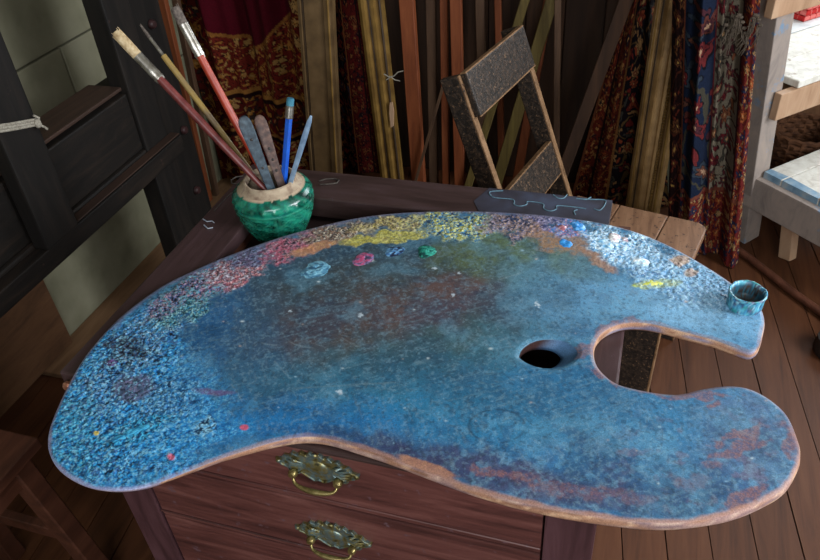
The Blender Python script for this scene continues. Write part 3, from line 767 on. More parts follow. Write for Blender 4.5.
def hole_col(P, z):  # shade painted into the left wall, bluish light into the right
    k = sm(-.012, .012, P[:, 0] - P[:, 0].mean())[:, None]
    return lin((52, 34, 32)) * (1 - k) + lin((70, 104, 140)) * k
prevh = [inv[no_ + i] for i in range(nh)]
for sc_, sh_, z_ in ((.985, -.0002, ZP - .0035), (.90, -.0030, ZP - .007), (.78, -.0075, ZP - .0115), (.72, -.0100, ZT + .0002)):
    P = np.column_stack([hc + (holl - hc) * sc_ + np.array([sh_, 0]), np.full(nh, z_)])
    b_ = len(V); V = np.vstack([V, P]); C = np.vstack([C, hole_col(P, z_)]); cur = list(range(b_, b_ + nh))
    for i in range(nh):
        j = (i + 1) % nh; F.append([prevh[j], prevh[i], cur[i], cur[j]])
    prevh = cur
lh = prevh
bp = [Vector((float(V[i][0]), float(V[i][1]))) for i in lo_ + lh]
nl = len(lo_)
rb = delaunay_2d_cdt(bp, [(i, (i + 1) % nl) for i in range(nl)] + [(nl + i, nl + (i + 1) % nh) for i in range(nh)], [], 0, 1e-7)
bc = np.array([(v.x, v.y) for v in rb[0]]); bt = np.array(rb[2]); mid = bc[bt].mean(1)
bt = bt[inside(mid, np.array([V[i][:2] for i in lo_])) & ~inside(mid, np.array([V[i][:2] for i in lh]))]
mp_ = [(lo_ + lh)[o[0]] for o in rb[3]]
F += [[mp_[t[0]], mp_[t[2]], mp_[t[1]]] for t in bt.tolist()]
board = attr_mesh('board', V, F, C, mat_attr('palette_paint', 0.47, 0.27, 700, .32, .4, .0006), pal, True, (-0.2, 0.66, ZT))
board['label'] = 'painted wooden board with bare tan edge'

# fat separate daubs of oil paint
def daub(cx, cy, rx, ry, rot, cols, hgt, seed, label=None):
    c0 = hz(cx, cy, ZP); n = 34; V = []; F = []; C = []
    c, s = math.cos(math.radians(rot)), math.sin(math.radians(rot))
    T = np.linspace(0, 2 * PI, n, endpoint=False)
    nr = 12
    for k in range(nr):
        r = 1 - k / (nr - 1)
        lob = 1 + .30 * (fbm(np.cos(T) * .9 + seed, np.sin(T) * .9, seed, 2) - .5) * 2
        u = np.cos(T) * r * lob * rx; v = np.sin(T) * r * lob * ry
        P = np.array([hz(cx + a * c - b * s, cy + a * s + b * c, ZP) for a, b in zip(u, v)])
        z = ZP - .0012 + hgt * .75 * (1 - r ** 2.4) * (.72 + .9 * (fbm(P[:, 0] * 160, P[:, 1] * 160, seed + 3, 3) - .4))
        P[:, 2] = z
        V += P.tolist()
        C += pick(eq(fbm(P[:, 0] * 200 + 2 * r, P[:, 1] * 330, seed + 7, 3), .15), cols, .5).tolist()
    for k in range(nr - 1):
        for i in range(n):
            j = (i + 1) % n
            F.append([k * n + i, k * n + j, (k + 1) * n + j, (k + 1) * n + i])
    o = attr_mesh('paint_daub', V, F, np.array(C), 'DAUB', pal, True, c0)
    if label: o['label'] = label
MATS['DAUB'] = mat_attr('daub_paint', 0.38, 0.5, 900, .2, .3, .0005)
daub(315, 269.5, 18, 9, -8, [(70, 122, 150), (120, 172, 192), (92, 146, 172), (50, 90, 118)], .005, 2, 'pale blue daub of paint')
daub(364, 259, 12, 7, -18, [(150, 60, 96), (176, 90, 126), (110, 104, 140), (66, 60, 86)], .005, 4, 'pink and grey daub of paint')
daub(394, 252, 12, 6.5, -12, [(36, 84, 140), (110, 160, 196), (44, 70, 110), (24, 30, 48)], .005, 6, 'striped blue daub of paint')
daub(427, 251, 10.5, 7, -18, [(22, 104, 92), (60, 160, 140), (30, 124, 110), (14, 60, 58)], .006, 8, 'sea green daub of paint')
daub(614, 238, 8, 5.5, 10, [(226, 226, 226), (240, 240, 240), (190, 170, 176)], .008, 10, 'white lump of paint')
daub(624, 240, 6, 4, 10, [(150, 120, 130), (196, 190, 196)], .006, 12)
daub(565, 243, 9.5, 5, 8, [(40, 120, 190), (60, 144, 210)], .004, 14, 'bright blue dab of paint')
daub(578, 227, 8.5, 6, 20, [(40, 120, 196), (110, 176, 224), (60, 140, 210)], .006, 16)
daub(562, 228, 6, 4, 0, [(150, 90, 100), (196, 170, 180)], .005, 18)
daub(640, 262, 12, 6, 20, [(196, 220, 236), (150, 196, 224), (226, 236, 242)], .006, 20)
daub(606, 246, 12, 6, 30, [(120, 180, 220), (196, 222, 236)], .006, 22)
daub(652, 283, 14, 4, -3, [(190, 200, 80), (214, 214, 120)], .004, 24, 'yellow green smear of paint')
daub(128, 385, 22, 10, 4, [(70, 86, 112), (92, 98, 124), (106, 104, 132)], .003, 26)
daub(128, 434, 26, 5, -24, [(20, 92, 140), (70, 166, 200), (30, 116, 166)], .005, 28)

# dipper cup crusted with paint
cc = np.array([.1560, .788, ZP]); cup = None
_c = np.array([(40, 100, 130), (90, 170, 190), (60, 130, 170), (150, 200, 210), (40, 70, 100), (90, 90, 120), (50, 140, 140)])
CS = .80
prof = [(.0245, -.001), (.0262, .004), (.0258, .010), (.0266, .016), (.0272, .021), (.0280, .0245), (.0276, .0268), (.0262, .0272), (.0244, .0255), (.0236, .020), (.0232, .010), (.0226, .004), (.012, .003), (.0005, .003)]
nn = 72; V = []; F = []; C = []
T = np.linspace(0, 2 * PI, nn, endpoint=False)
for k, (r, hh) in enumerate(prof):
    r *= CS; hh = hh * .88; rel = (fbm(np.cos(T) * 2.2 + hh * 260, np.sin(T) * 2.2 + hh * 330, 101, 3) - .5) * (.0030 if k < 9 else .001)
    V += np.column_stack([cc[0] + np.cos(T) * (r + rel), cc[1] + np.sin(T) * (r + rel) , np.full(nn, ZP + hh) + rel * .5]).tolist()
    if k < 9: C += pick(eq(fbm(np.cos(T) * 2.2 + hh * 420, np.sin(T) * 2.2 + hh * 560, 103, 3), .14), _c, .4).tolist()
    else: C += pick(eq(fbm(np.cos(T) * 3, np.sin(T) * 3 + hh * 200, 107, 3), .14), [(50, 40, 36), (60, 120, 140), (74, 56, 46), (44, 90, 110)] if k < 12 else [(50, 38, 32), (66, 50, 42)], .4).tolist()
for k in range(len(prof) - 1):
    for i in range(nn):
        j = (i + 1) % nn; F.append([k * nn + i, k * nn + j, (k + 1) * nn + j, (k + 1) * nn + i])
cup = attr_mesh('dipper_cup', V, F, np.array(C), 'DAUB', pal, True, cc)
cup['label'] = 'small round cup crusted with turquoise paint'

# ================================================================== GINGER JAR AND TOOLS
JZ = 0.690
jb = hz(281, 234.5, JZ)
JX, JY = float(jb[0]), float(jb[1])
jar = empty('ginger_jar', (JX, JY, JZ), 'green glazed ceramic jar with unglazed cream shoulder holding brushes', 'jar')
def jr(h):                                    # outer radius against height
    pts = [(0, .036), (.004, .039), (.02, .047), (.045, .058), (.065, .0620), (.078, .0640), (.086, .0625), (.092, .0575), (.097, .0500)]
    for (a, ra), (b, rb_) in zip(pts, pts[1:]):
        if h <= b: t = (h - a) / (b - a); return ra + (rb_ - ra) * t
    return pts[-1][1]
nt_, nh_ = 144, 60
V = []; F = []; C = []
T = np.linspace(0, 2 * PI, nt_, endpoint=False)
for k in range(nh_):
    hh = .097 * k / (nh_ - 1)
    r0 = jr(hh)
    pan = np.abs(((T * 6 / (2 * PI)) % 1) - .5) * 2          # six moulded panels
    fx = T * 9.0
    scroll = fbm(T * 9 + 1.2 * np.sin(hh * 300), hh * 230 + 1.2 * np.sin(T * 11), 111, 2, .5)
    scroll = np.abs(scroll - .5) * 2
    body = sm(.012, .02, hh) * (1 - sm(.066, .072, hh))
    frm = np.exp(-((pan - .9) / .06) ** 2)
    band = np.exp(-((hh - .071) / .0018) ** 2) + np.exp(-((hh - .012) / .0018) ** 2)
    dots = np.exp(-((hh - .080) / .0035) ** 2) * np.maximum(0, np.sin(T * 22)) ** 2
    rel = body * (.0020 * (1 - sm(0, .25, scroll)) * (pan < .85) + .0016 * frm) + .0016 * band + .0018 * dots
    V += np.column_stack([JX + np.cos(T) * (r0 + rel), JY + np.sin(T) * (r0 + rel), np.full(nt_, JZ + hh)]).tolist()
    g = eq(fbm(np.cos(T) * 5, np.sin(T) * 5 + hh * 90, 121, 4), .14)
    c = pick(g, [(4, 40, 34), (8, 74, 60), (12, 98, 76), (14, 92, 84), (26, 122, 98)], .8)
    hi_ = np.clip(rel / .003, 0, 1)[:, None]
    c = c * (1 - .45 * hi_) + lin((70, 150, 120)) * .45 * hi_
    drip = .0950 + .003 * .4 * (fbm(np.cos(T) * 3, np.sin(T) * 3, 131, 3) - .5) * 2
    t = np.where(hh > drip, 1.0, 0.0)[:, None]
    c = c * (1 - t) + lin((166, 146, 124)) * t
    f = np.where(hh < .005, 1.0, 0.0); c = c * (1 - f) + lin((150, 120, 80)) * f
    C += c.tolist()
for k in range(nh_ - 1):
    for i in range(nt_):
        j = (i + 1) % nt_; F.append([k * nt_ + i, k * nt_ + j, (k + 1) * nt_ + j, (k + 1) * nt_ + i])
b0 = len(V); V.append([JX, JY, JZ]); C.append(lin((150, 120, 80)).tolist())
for i in range(nt_): F.append([b0, (i + 1) % nt_, i])
MATS['GLAZE'] = mat_attr('jar_glaze', 0.22, 0.6, 300, .15, .12, .0006)
attr_mesh('body', V, F, np.array(C), 'GLAZE', jar, True, (JX, JY, JZ))
mat_noise('bisque', [(112, 92, 78), (146, 128, 108), (164, 148, 126), (130, 108, 100)], 55, 0.85, 0.2, 0, .4, .001)
ol = MB().lathe((JX, JY, JZ), [(.0505, .0965), (.047, .0995), (.0445, .1010), (.0435, .1020), (.0415, .1075), (.0390, .1085), (.037, .1065), (.036, .100), (.044, .088), (.050, .060), (.038, .012), (.0005, .010)], 72).build('shoulder', 'bisque', jar, True)
ol['label'] = 'unglazed cream shoulder and neck'
MZ = JZ + .1035                                # height of the mouth
def mouth(ang, r=.028): return np.array([JX + r * math.cos(ang), JY + r * math.sin(ang), MZ])
def at_mouth(px, py): return hz(px, py, MZ)
def along(a, b, t): return np.array(a) + (np.array(b) - np.array(a)) * t
def tool_axis(mpx, tpx, ty, inside_len):
    """from inside the jar, through the mouth at pixel mpx, to the tip at pixel tpx on the plane y = ty"""
    m_ = at_mouth(*mpx); t_ = hy(tpx[0], tpx[1], ty)
    L = np.linalg.norm(t_ - m_); d = (t_ - m_) / L
    return m_ - d * inside_len, t_, d, L + inside_len
def brush(name, label, mpx, tpx, ty, ins, r_handle, mats, r_fer, flat, brl, ferl, r_tip=None, hprof=None):
    a, t, d, L = tool_axis(mpx, tpx, ty, ins)
    o = empty(name, tuple(a), label, 'paintbrush', 'paintbrushes in the jar')
    e_h = L - brl - ferl
    view = np.array(CAM) - along(a, t, .7); side = np.cross(d, view); side /= np.linalg.norm(side)
    N = 14; ts = [e_h * k / N for k in range(N + 1)]
    pr = hprof or (lambda q: r_handle * (.45 + .55 * math.sin(min(1, q * 1.15) * PI * .62) ** .8))
    MB().tube([a + d * q for q in ts], [pr(q / e_h) for q in ts], 12).build('handle', mats[0], o, True)
    fl = [0, .08, .12, .2, .24, .5, 1]
    rf = [r_fer * s for s in (.92, .98, 1.08, .96, 1.06, .98, 1.02)]
    MB().tube([a + d * (e_h - .004 + (ferl + .004) * q) for q in fl], rf, 14, flat=flat, updir=tuple(side)).build('ferrule', 'ferrule', o, True)
    bl = [0, .2, .5, .8, .95, 1]
    rt = r_tip if r_tip is not None else r_fer
    rb2 = [r_fer * .97, r_fer * 1.02, (r_fer * .5 + rt * .5) * 1.06, rt * 1.0, rt * .85, rt * .55]
    m_ = MB().tube([a + d * (e_h + ferl - .001 + (brl + .001) * q) for q in bl], rb2, 14, flat=flat, updir=tuple(side))
    rr = random.Random(len(name))
    for k in range(26):                        # loose hairs
        an_ = rr.uniform(-1, 1); q0 = a + d * (e_h + ferl) + side * (an_ * r_fer * .9)
        q1 = a + d * (L + rr.uniform(-.003, .003)) + side * (an_ * rt * 1.1)
        m_.tube([q0, along(q0, q1, .5) + side * rr.uniform(-.0006, .0006), q1], .0005, 4)
    m_.build('bristles', mats[1], o, True)
    return o
brush('paintbrush', 'thick paintbrush with dark red handle and cream bristles', (262, 186), (115, 32), JY + .01, .05, .0065, ('handle_red', 'bristle_cream'), .0078, .6, .045, .045, .0074)
brush('paintbrush', 'slender paintbrush with tarnished gold handle and pointed tip', (256, 178), (141, 26), JY + .06, .045, .0048, ('handle_gold', 'bristle_dark'), .0026, .9, .022, .032, .0012)
brush('paintbrush', 'flat paintbrush with orange red handle and dark bristles', (266, 179), (174, 7), JY + .05, .05, .0062, ('handle_orange', 'bristle_dark'), .0072, .55, .026, .05, .0066)
def slab_handle(o, name, mat, a, t, w, th, d, side, nrm, prof):
    m_ = MB(); P = []
    for q, s in prof: P.append((q, s))
    L = np.linalg.norm(np.array(t) - np.array(a))
    left = [a + d * (L * q) + side * (w / 2 * s) for q, s in P]; right = [a + d * (L * q) - side * (w / 2 * s) for q, s in P[::-1]]
    m_.prism([p - nrm * th / 2 for p in left + right], tuple(nrm * th), th * .28, 2)
    return m_.build(name, mat, o, True)
def frame_of(a, t, d):
    view = np.array(CAM) - along(a, t, .5); view /= np.linalg.norm(view)
    side = np.cross(d, view); side /= np.linalg.norm(side)
    return side, np.cross(side, d)
RND = [(0, .62), (.3, .72), (.6, .9), (.8, 1.0), (.9, .98), (.96, .8), (.99, .45), (1, .2)]
def knife(name, label, mpx, tpx, ty, ins, w, th, mat, rivets):
    a, t, d, L = tool_axis(mpx, tpx, ty, ins)
    o = empty(name, tuple(a), label, 'knife', 'palette knives in the jar')
    side, nrm = frame_of(a, t, d)
    q = .32
    slab_handle(o, 'handle', mat, a + d * (L * q), t, w, th, d, side, nrm, RND)
    slab_handle(o, 'blade', 'ferrule', a, a + d * (L * (q + .1)), w * .6, .0016, d, side, nrm, [(0, .5), (.1, .9), (.5, 1), (1, .8)])
    for r_ in rivets:
        p = a + d * (L * r_) + nrm * (th / 2 - .0004)
        MB().lathe(p, [(.0022, -.001), (.0022, .0008), (.0014, .0014), (0, .0015)], 10, tuple(nrm)).build('rivet', 'iron_dark', o, True)
knife('palette_knife', 'palette knife with broad slate blue wooden handle in jar', (270, 186), (242, 116), JY + .0, .07, .0205, .010, 'handle_slate', (.55, .8))
knife('palette_knife', 'palette knife with worn brown wooden handle in jar', (280, 181), (258, 115), JY + .03, .07, .0195, .010, 'handle_brown', (.5, .6, .7))
a, t, d, L = tool_axis((284, 178), (290.5, 98), JY + .045, .07)
pe = empty('pencil', tuple(a), 'blue pencil with teal eraser standing in green jar', 'pencil')
MB().tube([a, a + d * .012, a + d * (L - .030)], [.0012, .0058, .0058], 6).build('shaft', 'pencil_blue', pe)
MB().tube([a + d * (L - .031 + .0028 * k) for k in range(8)], [.0061 + .0004 * (k % 2) for k in range(8)], 14).build('ferrule', 'ferrule', pe, True)
MB().tube([a + d * (L - .0125), a + d * (L - .002), a + d * L], [.0058, .0058, .0048], 14).build('eraser', 'eraser_teal', pe, True)
a, t, d, L = tool_axis((290, 184), (311, 116), JY - .012, .06)
side, nrm = frame_of(a, t, d)
sb = slab_handle(None, 'modelling_stick', 'blade', a, t, .0085, .0035, d, side, nrm, [(0, .8), (.5, .9), (.8, 1), (.95, .8), (1, .4)])
tag(sb, 'flat pale grey blue modelling stick beside the pencil', 'stick')
# little bent wires and curled flakes on the chest rim
def loop(pts, z, r, label, cat, name, mat='wire', closed=False):
    P = spline([hz(x, y, z) for x, y in pts], .004) if closed else np.array([hz(x, y, z) for x, y in pts])
    return tag(MB().tube(P.tolist(), r, 6, closed).build(name, mat, None, True), label, cat)
loop([(319, 181), (326, 179), (335, 178.6), (339, 180), (337, 183), (329, 184), (320, 184.5)], ZT + .0016, .0012, 'bent wire loop lying on chest rail beside jar', 'wire', 'wire_loop')
loop([(243, 176), (236, 177), (231, 180), (232, 183.5), (238, 184), (241, 181.5)], ZT + .0016, .0012, 'curled wire hook lying on rear corner of chest', 'wire', 'wire_hook')
loop([(240, 186), (228, 196), (219, 205), (214, 211)], ZT + .0012, .0009, 'thin straight wire lying along the chest side rail', 'wire', 'thin_wire')
loop([(203, 219), (207, 221.5), (212, 221), (214, 222.5)], ZT + .0012, .0010, 'small pale curled shaving, rearmost on chest side rail', 'shaving', 'shaving', 'flake')
loop([(204, 225), (208, 228.5), (213, 227.5)], ZT + .0012, .0010, 'small pale curled shaving, foremost on chest side rail', 'shaving', 'shaving', 'flake')

# ================================================================== BLACK EASEL BY THE LEFT WALL
ez = empty('studio_easel', (-1.13, 1.15, 0), 'black painted wooden studio easel by the pale wall', 'easel')
XE = -1.10
def yz_prism(pts, x0, x1, bev=.004): return MB().prism([(x0, y, z) for y, z in pts], (x1 - x0, 0, 0), bev, 2)
def slant(y0, k, w0, w1, z0, z1): return [(y0 + k * z0, z0), (y0 + w0 + k * z0, z0), (y0 + w1 + k * z1, z1), (y0 + k * z1, z1)]
yz_prism(slant(1.300, 0, .088, .088, 0, 1.95), XE - .045, XE + .004).build('post', 'black_post', ez)
yz_prism(slant(1.390, 0.01, .108, .108, 0, 1.95), XE - .05, XE - .008).build('post', 'black_post', ez)
yz_prism(slant(.900, 0, .092, .092, .5755, 1.95), XE + .004, XE + .040).build('post', 'black_post', ez)
m_ = MB().box((XE - .10, .45, .560), (XE - .051, 1.45, .728), .004, 2); m_.build('crossbeam', 'black_wood', ez)
MB().box((XE - .045, .45, .585), (XE - .004, 1.299, .722), .004, 2).build('panel', 'black_wood', ez)
MB().box((XE - .10, .45, .7285), (XE - .012, 1.299, .737), .003, 2).build('cap_strip', 'brown_worn', ez)
MB().box((XE - .0445, .45, .512), (XE + .0035, 1.299, .5845), .006, 2).build('ledge', 'black_wood', ez)
MB().box((XE + .0045, 0.45, .530), (XE + .034, 1.40, .5745), .003, 2).build('ledge_strip', 'black_wood', ez)
MB().box((XE + .0045, 0.997, .5750), (XE + .030, 1.40, .5775), .001).build('worn_strip', 'brown_worn', ez)
for px_, py_ in ((151, 24), (183, 130), (196, 190)):
    p = hx(px_, py_, XE - .006)
    MB().lathe(p, [(.011, 0), (.011, .006), (.008, .010), (0, .011)], 16, (1, 0, 0)).build('peg', 'peg_red', ez, True)
# cord tied round the near post
qa = hx(0, 131, XE + .044); qb = hx(37, 125, XE + .044)
kz = (qb[2] - qa[2]) / (qb[1] - qa[1]); zr = qb[2] + kz * (.992 - qb[1]); zl = qb[2] + kz * (.900 - qb[1])
m_ = MB(); xf, xb = XE + .0435, XE + .0002
for dz in (0, .0052, .0104):
    m_.tube([(xf, .898, zl + dz), (xf + .001, .93, zl + (zr - zl) * .35 + dz), (xf + .001, .965, zl + (zr - zl) * .7 + dz), (xf, .9935, zr + dz), (XE + .022, .996, zr + dz), (xb, .9935, zr + dz), (xb, .898, zl + dz), (XE + .022, .8965, zl + dz)], .0027, 8, True)
m_.ball((xf + .004, .984, zr + .006), .0075, .8, 1, 1.2, 10)
m_.tube([(xf + .004, .984, zr + .008), (xf + .008, .988, zr + .016), (xf + .006, .980, zr + .024)], .0022, 8)
m_.tube([(xf + .004, .984, zr + .004), (xf + .008, .992, zr - .004), (xf + .006, .998, zr - .012)], .0022, 8)
tag(m_.build('twine_cord', 'twine', None, True), 'pale twine knotted around black easel post', 'twine')

# brown board against the wall, low tan batten on the floor, stool
m_ = MB().hexa([(X0 + .01, .55, .019), (X0 + .028, .55, .019), (X0 + .028, 1.165, .019), (X0 + .01, 1.165, .019), (X0 + .001, .55, .60), (X0 + .019, .55, .60), (X0 + .019, 1.165, .60), (X0 + .001, 1.165, .60)], .002)
tag(m_.build('plywood_board', 'brown_board'), 'plain brown board leaning against the pale wall behind easel', 'board')
struct(MB().box((X0 + .0005, 1.045, .0005), (X0 + .115, YB - .01, .018), .002).build('baseboard_left', 'tan_board', origin=(X0, 1.2, 0)))
st = empty('wooden_stool', (-1.02, .44, 0), 'reddish brown wooden stool left of the chest', 'stool')
SX1, SX0, SY1, SY0, SZ = -.880, -1.16, .576, .30, .45
for k in range(3):
    a_ = SX0 + (SX1 - SX0) * k / 3; b_ = SX0 + (SX1 - SX0) * (k + 1) / 3
    MB().box((a_ + .001, SY0, SZ - .022), (b_ - .001, SY1, SZ), .003, 2).build('seat_plank', 'red_brown', st)
for a_, b_ in ((SX0 + .03, SX0 + .05), (SX1 - .05, SX1 - .03)):
    MB().box((a_, SY0 + .02, SZ - .085), (b_, SY1 - .02, SZ - .023), .002).build('apron', 'red_brown', st)
for sx in (0, 1):
    for sy in (0, 1):
        x = (SX0 + .04, SX1 - .04)[sx]; y = (SY0 + .035, SY1 - .035)[sy]
        MB().beam((x + (-.02, .02)[sx], y + (-.02, .03)[sy], 0.001), (x, y, SZ - .024), (1, 0, 0), .036, .036, .003, 1).build('leg', 'red_brown', st)
for sy in (0, 1):
    y = (SY0 + .02, SY1 - .01)[sy]
    MB().beam((SX0 + .045, y, .17), (SX1 - .045, y, .17), (0, 1, 0), .018, .03, .002).build('stretcher', 'red_brown', st)

# ================================================================== RUGS
def motif_cells(u, v, cw, ch, seed, jit=.2):
    """nearest rosette of a jittered lattice: distance, angle, cell id"""
    iu = np.floor(u / cw); best = np.full(u.shape, 9e9); bd = None
    ang = np.zeros_like(u); cid = np.zeros_like(u)
    for a in (-1, 0, 1):
        for b in (-1, 0, 1):
            ci = iu + a; off = (np.mod(ci, 2)) * .5
            cj = np.floor(v / ch - off) + b
            h1 = _TAB[(ci.astype(int) * 7 + seed) & 511, (cj.astype(int) * 13) & 511]; h2 = _TAB[(ci.astype(int) * 3 + 11) & 511, (cj.astype(int) * 5 + seed) & 511]
            x = (ci + .5 + (h1 - .5) * jit) * cw; y = (cj + .5 + off + (h2 - .5) * jit) * ch
            d = np.hypot(u - x, v - y); k = d < best
            best = np.where(k, d, best); ang = np.where(k, np.arctan2(v - y, u - x), ang); cid = np.where(k, h1, cid)
    return best, ang, cid
def floral(u, v, ground, flow, seed, cell=.07, leaf=(60, 70, 40), line=(20, 14, 14), centre=(190, 150, 80)):
    """rosettes, stems and leaves on a plain ground; u, v in metres"""
    u, v = u + (fbm(u / cell * .9, v / cell * .9, seed + 60, 3) - .5) * cell * 1.1, v + (fbm(u / cell * .9, v / cell * .9, seed + 66, 3) - .5) * cell * 1.1
    c = np.tile(lin(ground), (len(u), 1))
    def put(w_, col):
        nonlocal c
        w_ = w_[:, None]; col = lin(col) if np.ndim(col) == 1 else col
        c = c * (1 - w_) + col * w_
    stem = np.abs(np.sin((u / cell + .8 * np.sin(v / cell * 2.2)) * 2.2) + .6 * np.sin(v / cell * 3.1 + u / cell))
    put((stem < .16) * 1.0, leaf)
    d2, a2, i2 = motif_cells(u + cell * .45, v + cell * .3, cell * .55, cell * .6, seed + 9, .5)
    r2 = cell * .17 * (.65 + .35 * np.cos(a2 * 2 + i2 * 6))
    put((d2 < r2 * 1.25) * 1.0, line); pal_ = np.array([lin(x) for x in flow])
    put((d2 < r2) * 1.0, pal_[np.minimum((i2 * 97 % 1 * len(flow)).astype(int), len(flow) - 1)])
    d, a, i = motif_cells(u, v, cell, cell * 1.15, seed, .25)
    r = cell * .40 * (.78 + .22 * np.cos(a * 6 + i * 9))
    put((d < r * 1.12) * 1.0, line)
    put((d < r) * 1.0, pal_[np.minimum((i * len(flow)).astype(int), len(flow) - 1)])
    put((d < r * .62) * 1.0, line); put((d < r * .54) * 1.0, pal_[np.minimum(((i * 53) % 1 * len(flow)).astype(int), len(flow) - 1)])
    put((d < r * .25) * 1.0, centre)
    return c
def stripes(t, edges, cols, base):
    """hard coloured guard stripes across t"""
    c = base.copy()
    for (a, b), col in zip(edges, cols):
        k = ((t >= a) & (t < b))[:, None]
        c = np.where(k, lin(col) if np.ndim(col) == 1 else col, c)
    return c
def rug(name, label, xl, xr, ytop, ybot, ztop, zbot, fold, pattern, nu, nv, width=None, cat='rug', thick=.006):
    """hanging rug: xl, xr give the side edges against t (0 top .. 1 bottom); fold(s, t) pushes it along y"""
    s, t = np.meshgrid(np.linspace(0, 1, nu), np.linspace(0, 1, nv)); s = s.ravel(); t = t.ravel()
    x = xl(t) * (1 - s) + xr(t) * s
    y = ytop * (1 - t) + ybot * t + fold(s, t)
    z = ztop * (1 - t) + zbot * t
    W = width or .6
    c = pattern(s * W, t * (ztop - zbot))
    pile = .75 + .5 * fbm(s * W * 500, t * (ztop - zbot) * 500, 141, 2)
    c = c * pile[:, None]
    V1 = np.column_stack([x, y, z])
    V2 = V1 + [0, thick, 0]
    V = np.vstack([V1, V2]); n = nu * nv
    Fq = []
    for j in range(nv - 1):
        for i in range(nu - 1):
            a = j * nu + i
            Fq.append([a, a + nu, a + nu + 1, a + 1]); Fq.append([n + a, n + a + 1, n + a + nu + 1, n + a + nu])
    rim = [i for i in range(nu)] + [j * nu + nu - 1 for j in range(1, nv)] + [(nv - 1) * nu + i for i in range(nu - 2, -1, -1)] + [j * nu for j in range(nv - 2, 0, -1)]
    for i in range(len(rim)):
        a, b = rim[i], rim[(i + 1) % len(rim)]
        Fq.append([a, b, n + b, n + a])
    o = attr_mesh(name, V, Fq, np.vstack([c, c * .5]), 'RUG', None, True, ((x.min() + x.max()) / 2, float(y.mean()), zbot))
    tag(o, label, cat)
    return o
MATS['RUG'] = mat_attr('rug_pile', 0.95, 0.1, 500, .3, .5, .0012)
def lf(a, b): return lambda t: a + (b - a) * t
def vpx(x0, y0, x1, y1, Y, zt, zb):
    """edge through two pixels on the plane y = Y, as x against t"""
    a = hy(x0, y0, Y); b = hy(x1, y1, Y); k = (b[0] - a[0]) / (b[2] - a[2])
    return lambda t: a[0] + k * ((zt * (1 - t) + zb * t) - a[2])
# crimson curtain rug behind the jar
def pat_crimson(u, v):
    H = 1.25 - v                               # height above the floor
    f = floral(u, v, (96, 26, 20), [(170, 112, 48), (132, 36, 28), (184, 140, 84), (60, 44, 40)], 3, .055, (150, 96, 44), (34, 12, 12), (196, 150, 90))
    scr = floral(u * 1.2, v * 1.2, (110, 34, 24), [(168, 110, 50), (120, 40, 30), (176, 132, 76)], 21, .04, (160, 104, 50), (40, 14, 12))
    plain = np.tile(lin((84, 8, 24)), (len(u), 1)) * (.8 + .4 * fbm(u * 30, v * 3, 151, 3))[:, None]
    wob = .01 * np.sin(u * 40)
    lim = .545 + .10 * ((u - .24) / .16) ** 2 + wob
    c = np.where((H > lim)[:, None], plain, scr)
    line_ = np.abs(H - lim) < .006
    c = np.where(line_[:, None], lin((150, 96, 44)), c)
    hb = H + .06 * (u - .2)
    low = (hb < .36)
    c = np.where(low[:, None], f, c)
    for a, b, col in ((.355, .37, (40, 14, 12)), (.37, .385, (170, 116, 56)), (.225, .24, (36, 14, 14)), (.24, .25, (150, 100, 50))):
        c = np.where(((hb > a) & (hb < b))[:, None], lin(col), c)
    side_ = (u < .075) | (u > .40)
    c = np.where(side_[:, None], f, c)
    return c * .5
_xl = -1.452
rug('hanging_rug', 'crimson hanging rug with gold scroll border behind the jar', lf(_xl, _xl), lf(-1.0, -1.0), 2.06, 2.06, 1.25, .004,
    lambda s, t: .028 * np.sin(s * 17) + .012 * np.sin(s * 41 + 1) + .01 * np.sin(t * 9 + s * 5), pat_crimson, 190, 330, .47)
def pat_dark(u, v):
    f = floral(u, v, (30, 18, 22), [(150, 50, 36), (112, 36, 30), (150, 90, 50), (60, 60, 76)], 5, .05, (96, 40, 28), (20, 10, 12), (170, 110, 60))
    g = floral(u, v, (104, 30, 26), [(30, 24, 34), (140, 84, 48), (90, 24, 24)], 8, .03, (50, 20, 20), (26, 10, 10), (160, 104, 60))
    c = np.where((u > .12)[:, None], g, f)
    for a, b, col in ((.115, .121, (150, 90, 50)), (.185, .192, (40, 18, 18))):
        c = np.where(((u > a) & (u < b))[:, None], lin(col), c)
    return c * .55
rug('hanging_rug', 'dark red flowered rug strip hanging between two gilt mouldings', vpx(322, 0, 338, 175, 2.24, 1.2, .01), vpx(358, 0, 380, 178, 2.24, 1.2, .01), 2.245, 2.245, 1.2, .004,
    lambda s, t: .012 * np.sin(s * 9), pat_dark, 110, 330, .22)
def pat_orange(u, v):
    g = floral(u, v, (104, 36, 24), [(150, 74, 40), (70, 24, 20), (172, 120, 70), (44, 34, 40)], 12, .03, (140, 90, 50), (36, 14, 12), (180, 130, 76))
    f = floral(u, v, (28, 20, 26), [(150, 70, 44), (160, 118, 76), (120, 40, 34), (70, 66, 60)], 14, .06, (110, 84, 50), (18, 12, 14), (180, 140, 90))
    c = np.where((u < .10)[:, None], g, f)
    for a, b, col in ((.0, .008, (120, 70, 44)), (.045, .052, (40, 18, 16)), (.096, .103, (150, 100, 56))):
        c = np.where(((u > a) & (u < b))[:, None], lin(col), c)
    return c * .5
_z = 1.0
rug('hanging_rug', 'rust and black flowered rug draped behind the black chair', vpx(622, 10, 571, 195, 2.20, _z, .01), vpx(660, 10, 668, 195, 2.20, _z, .01), 2.20, 2.20, _z, .004,
    lambda s, t: .022 * np.sin(s * 13 + 1) + .008 * np.sin(s * 30 + t * 4), pat_orange, 150, 300, .27)
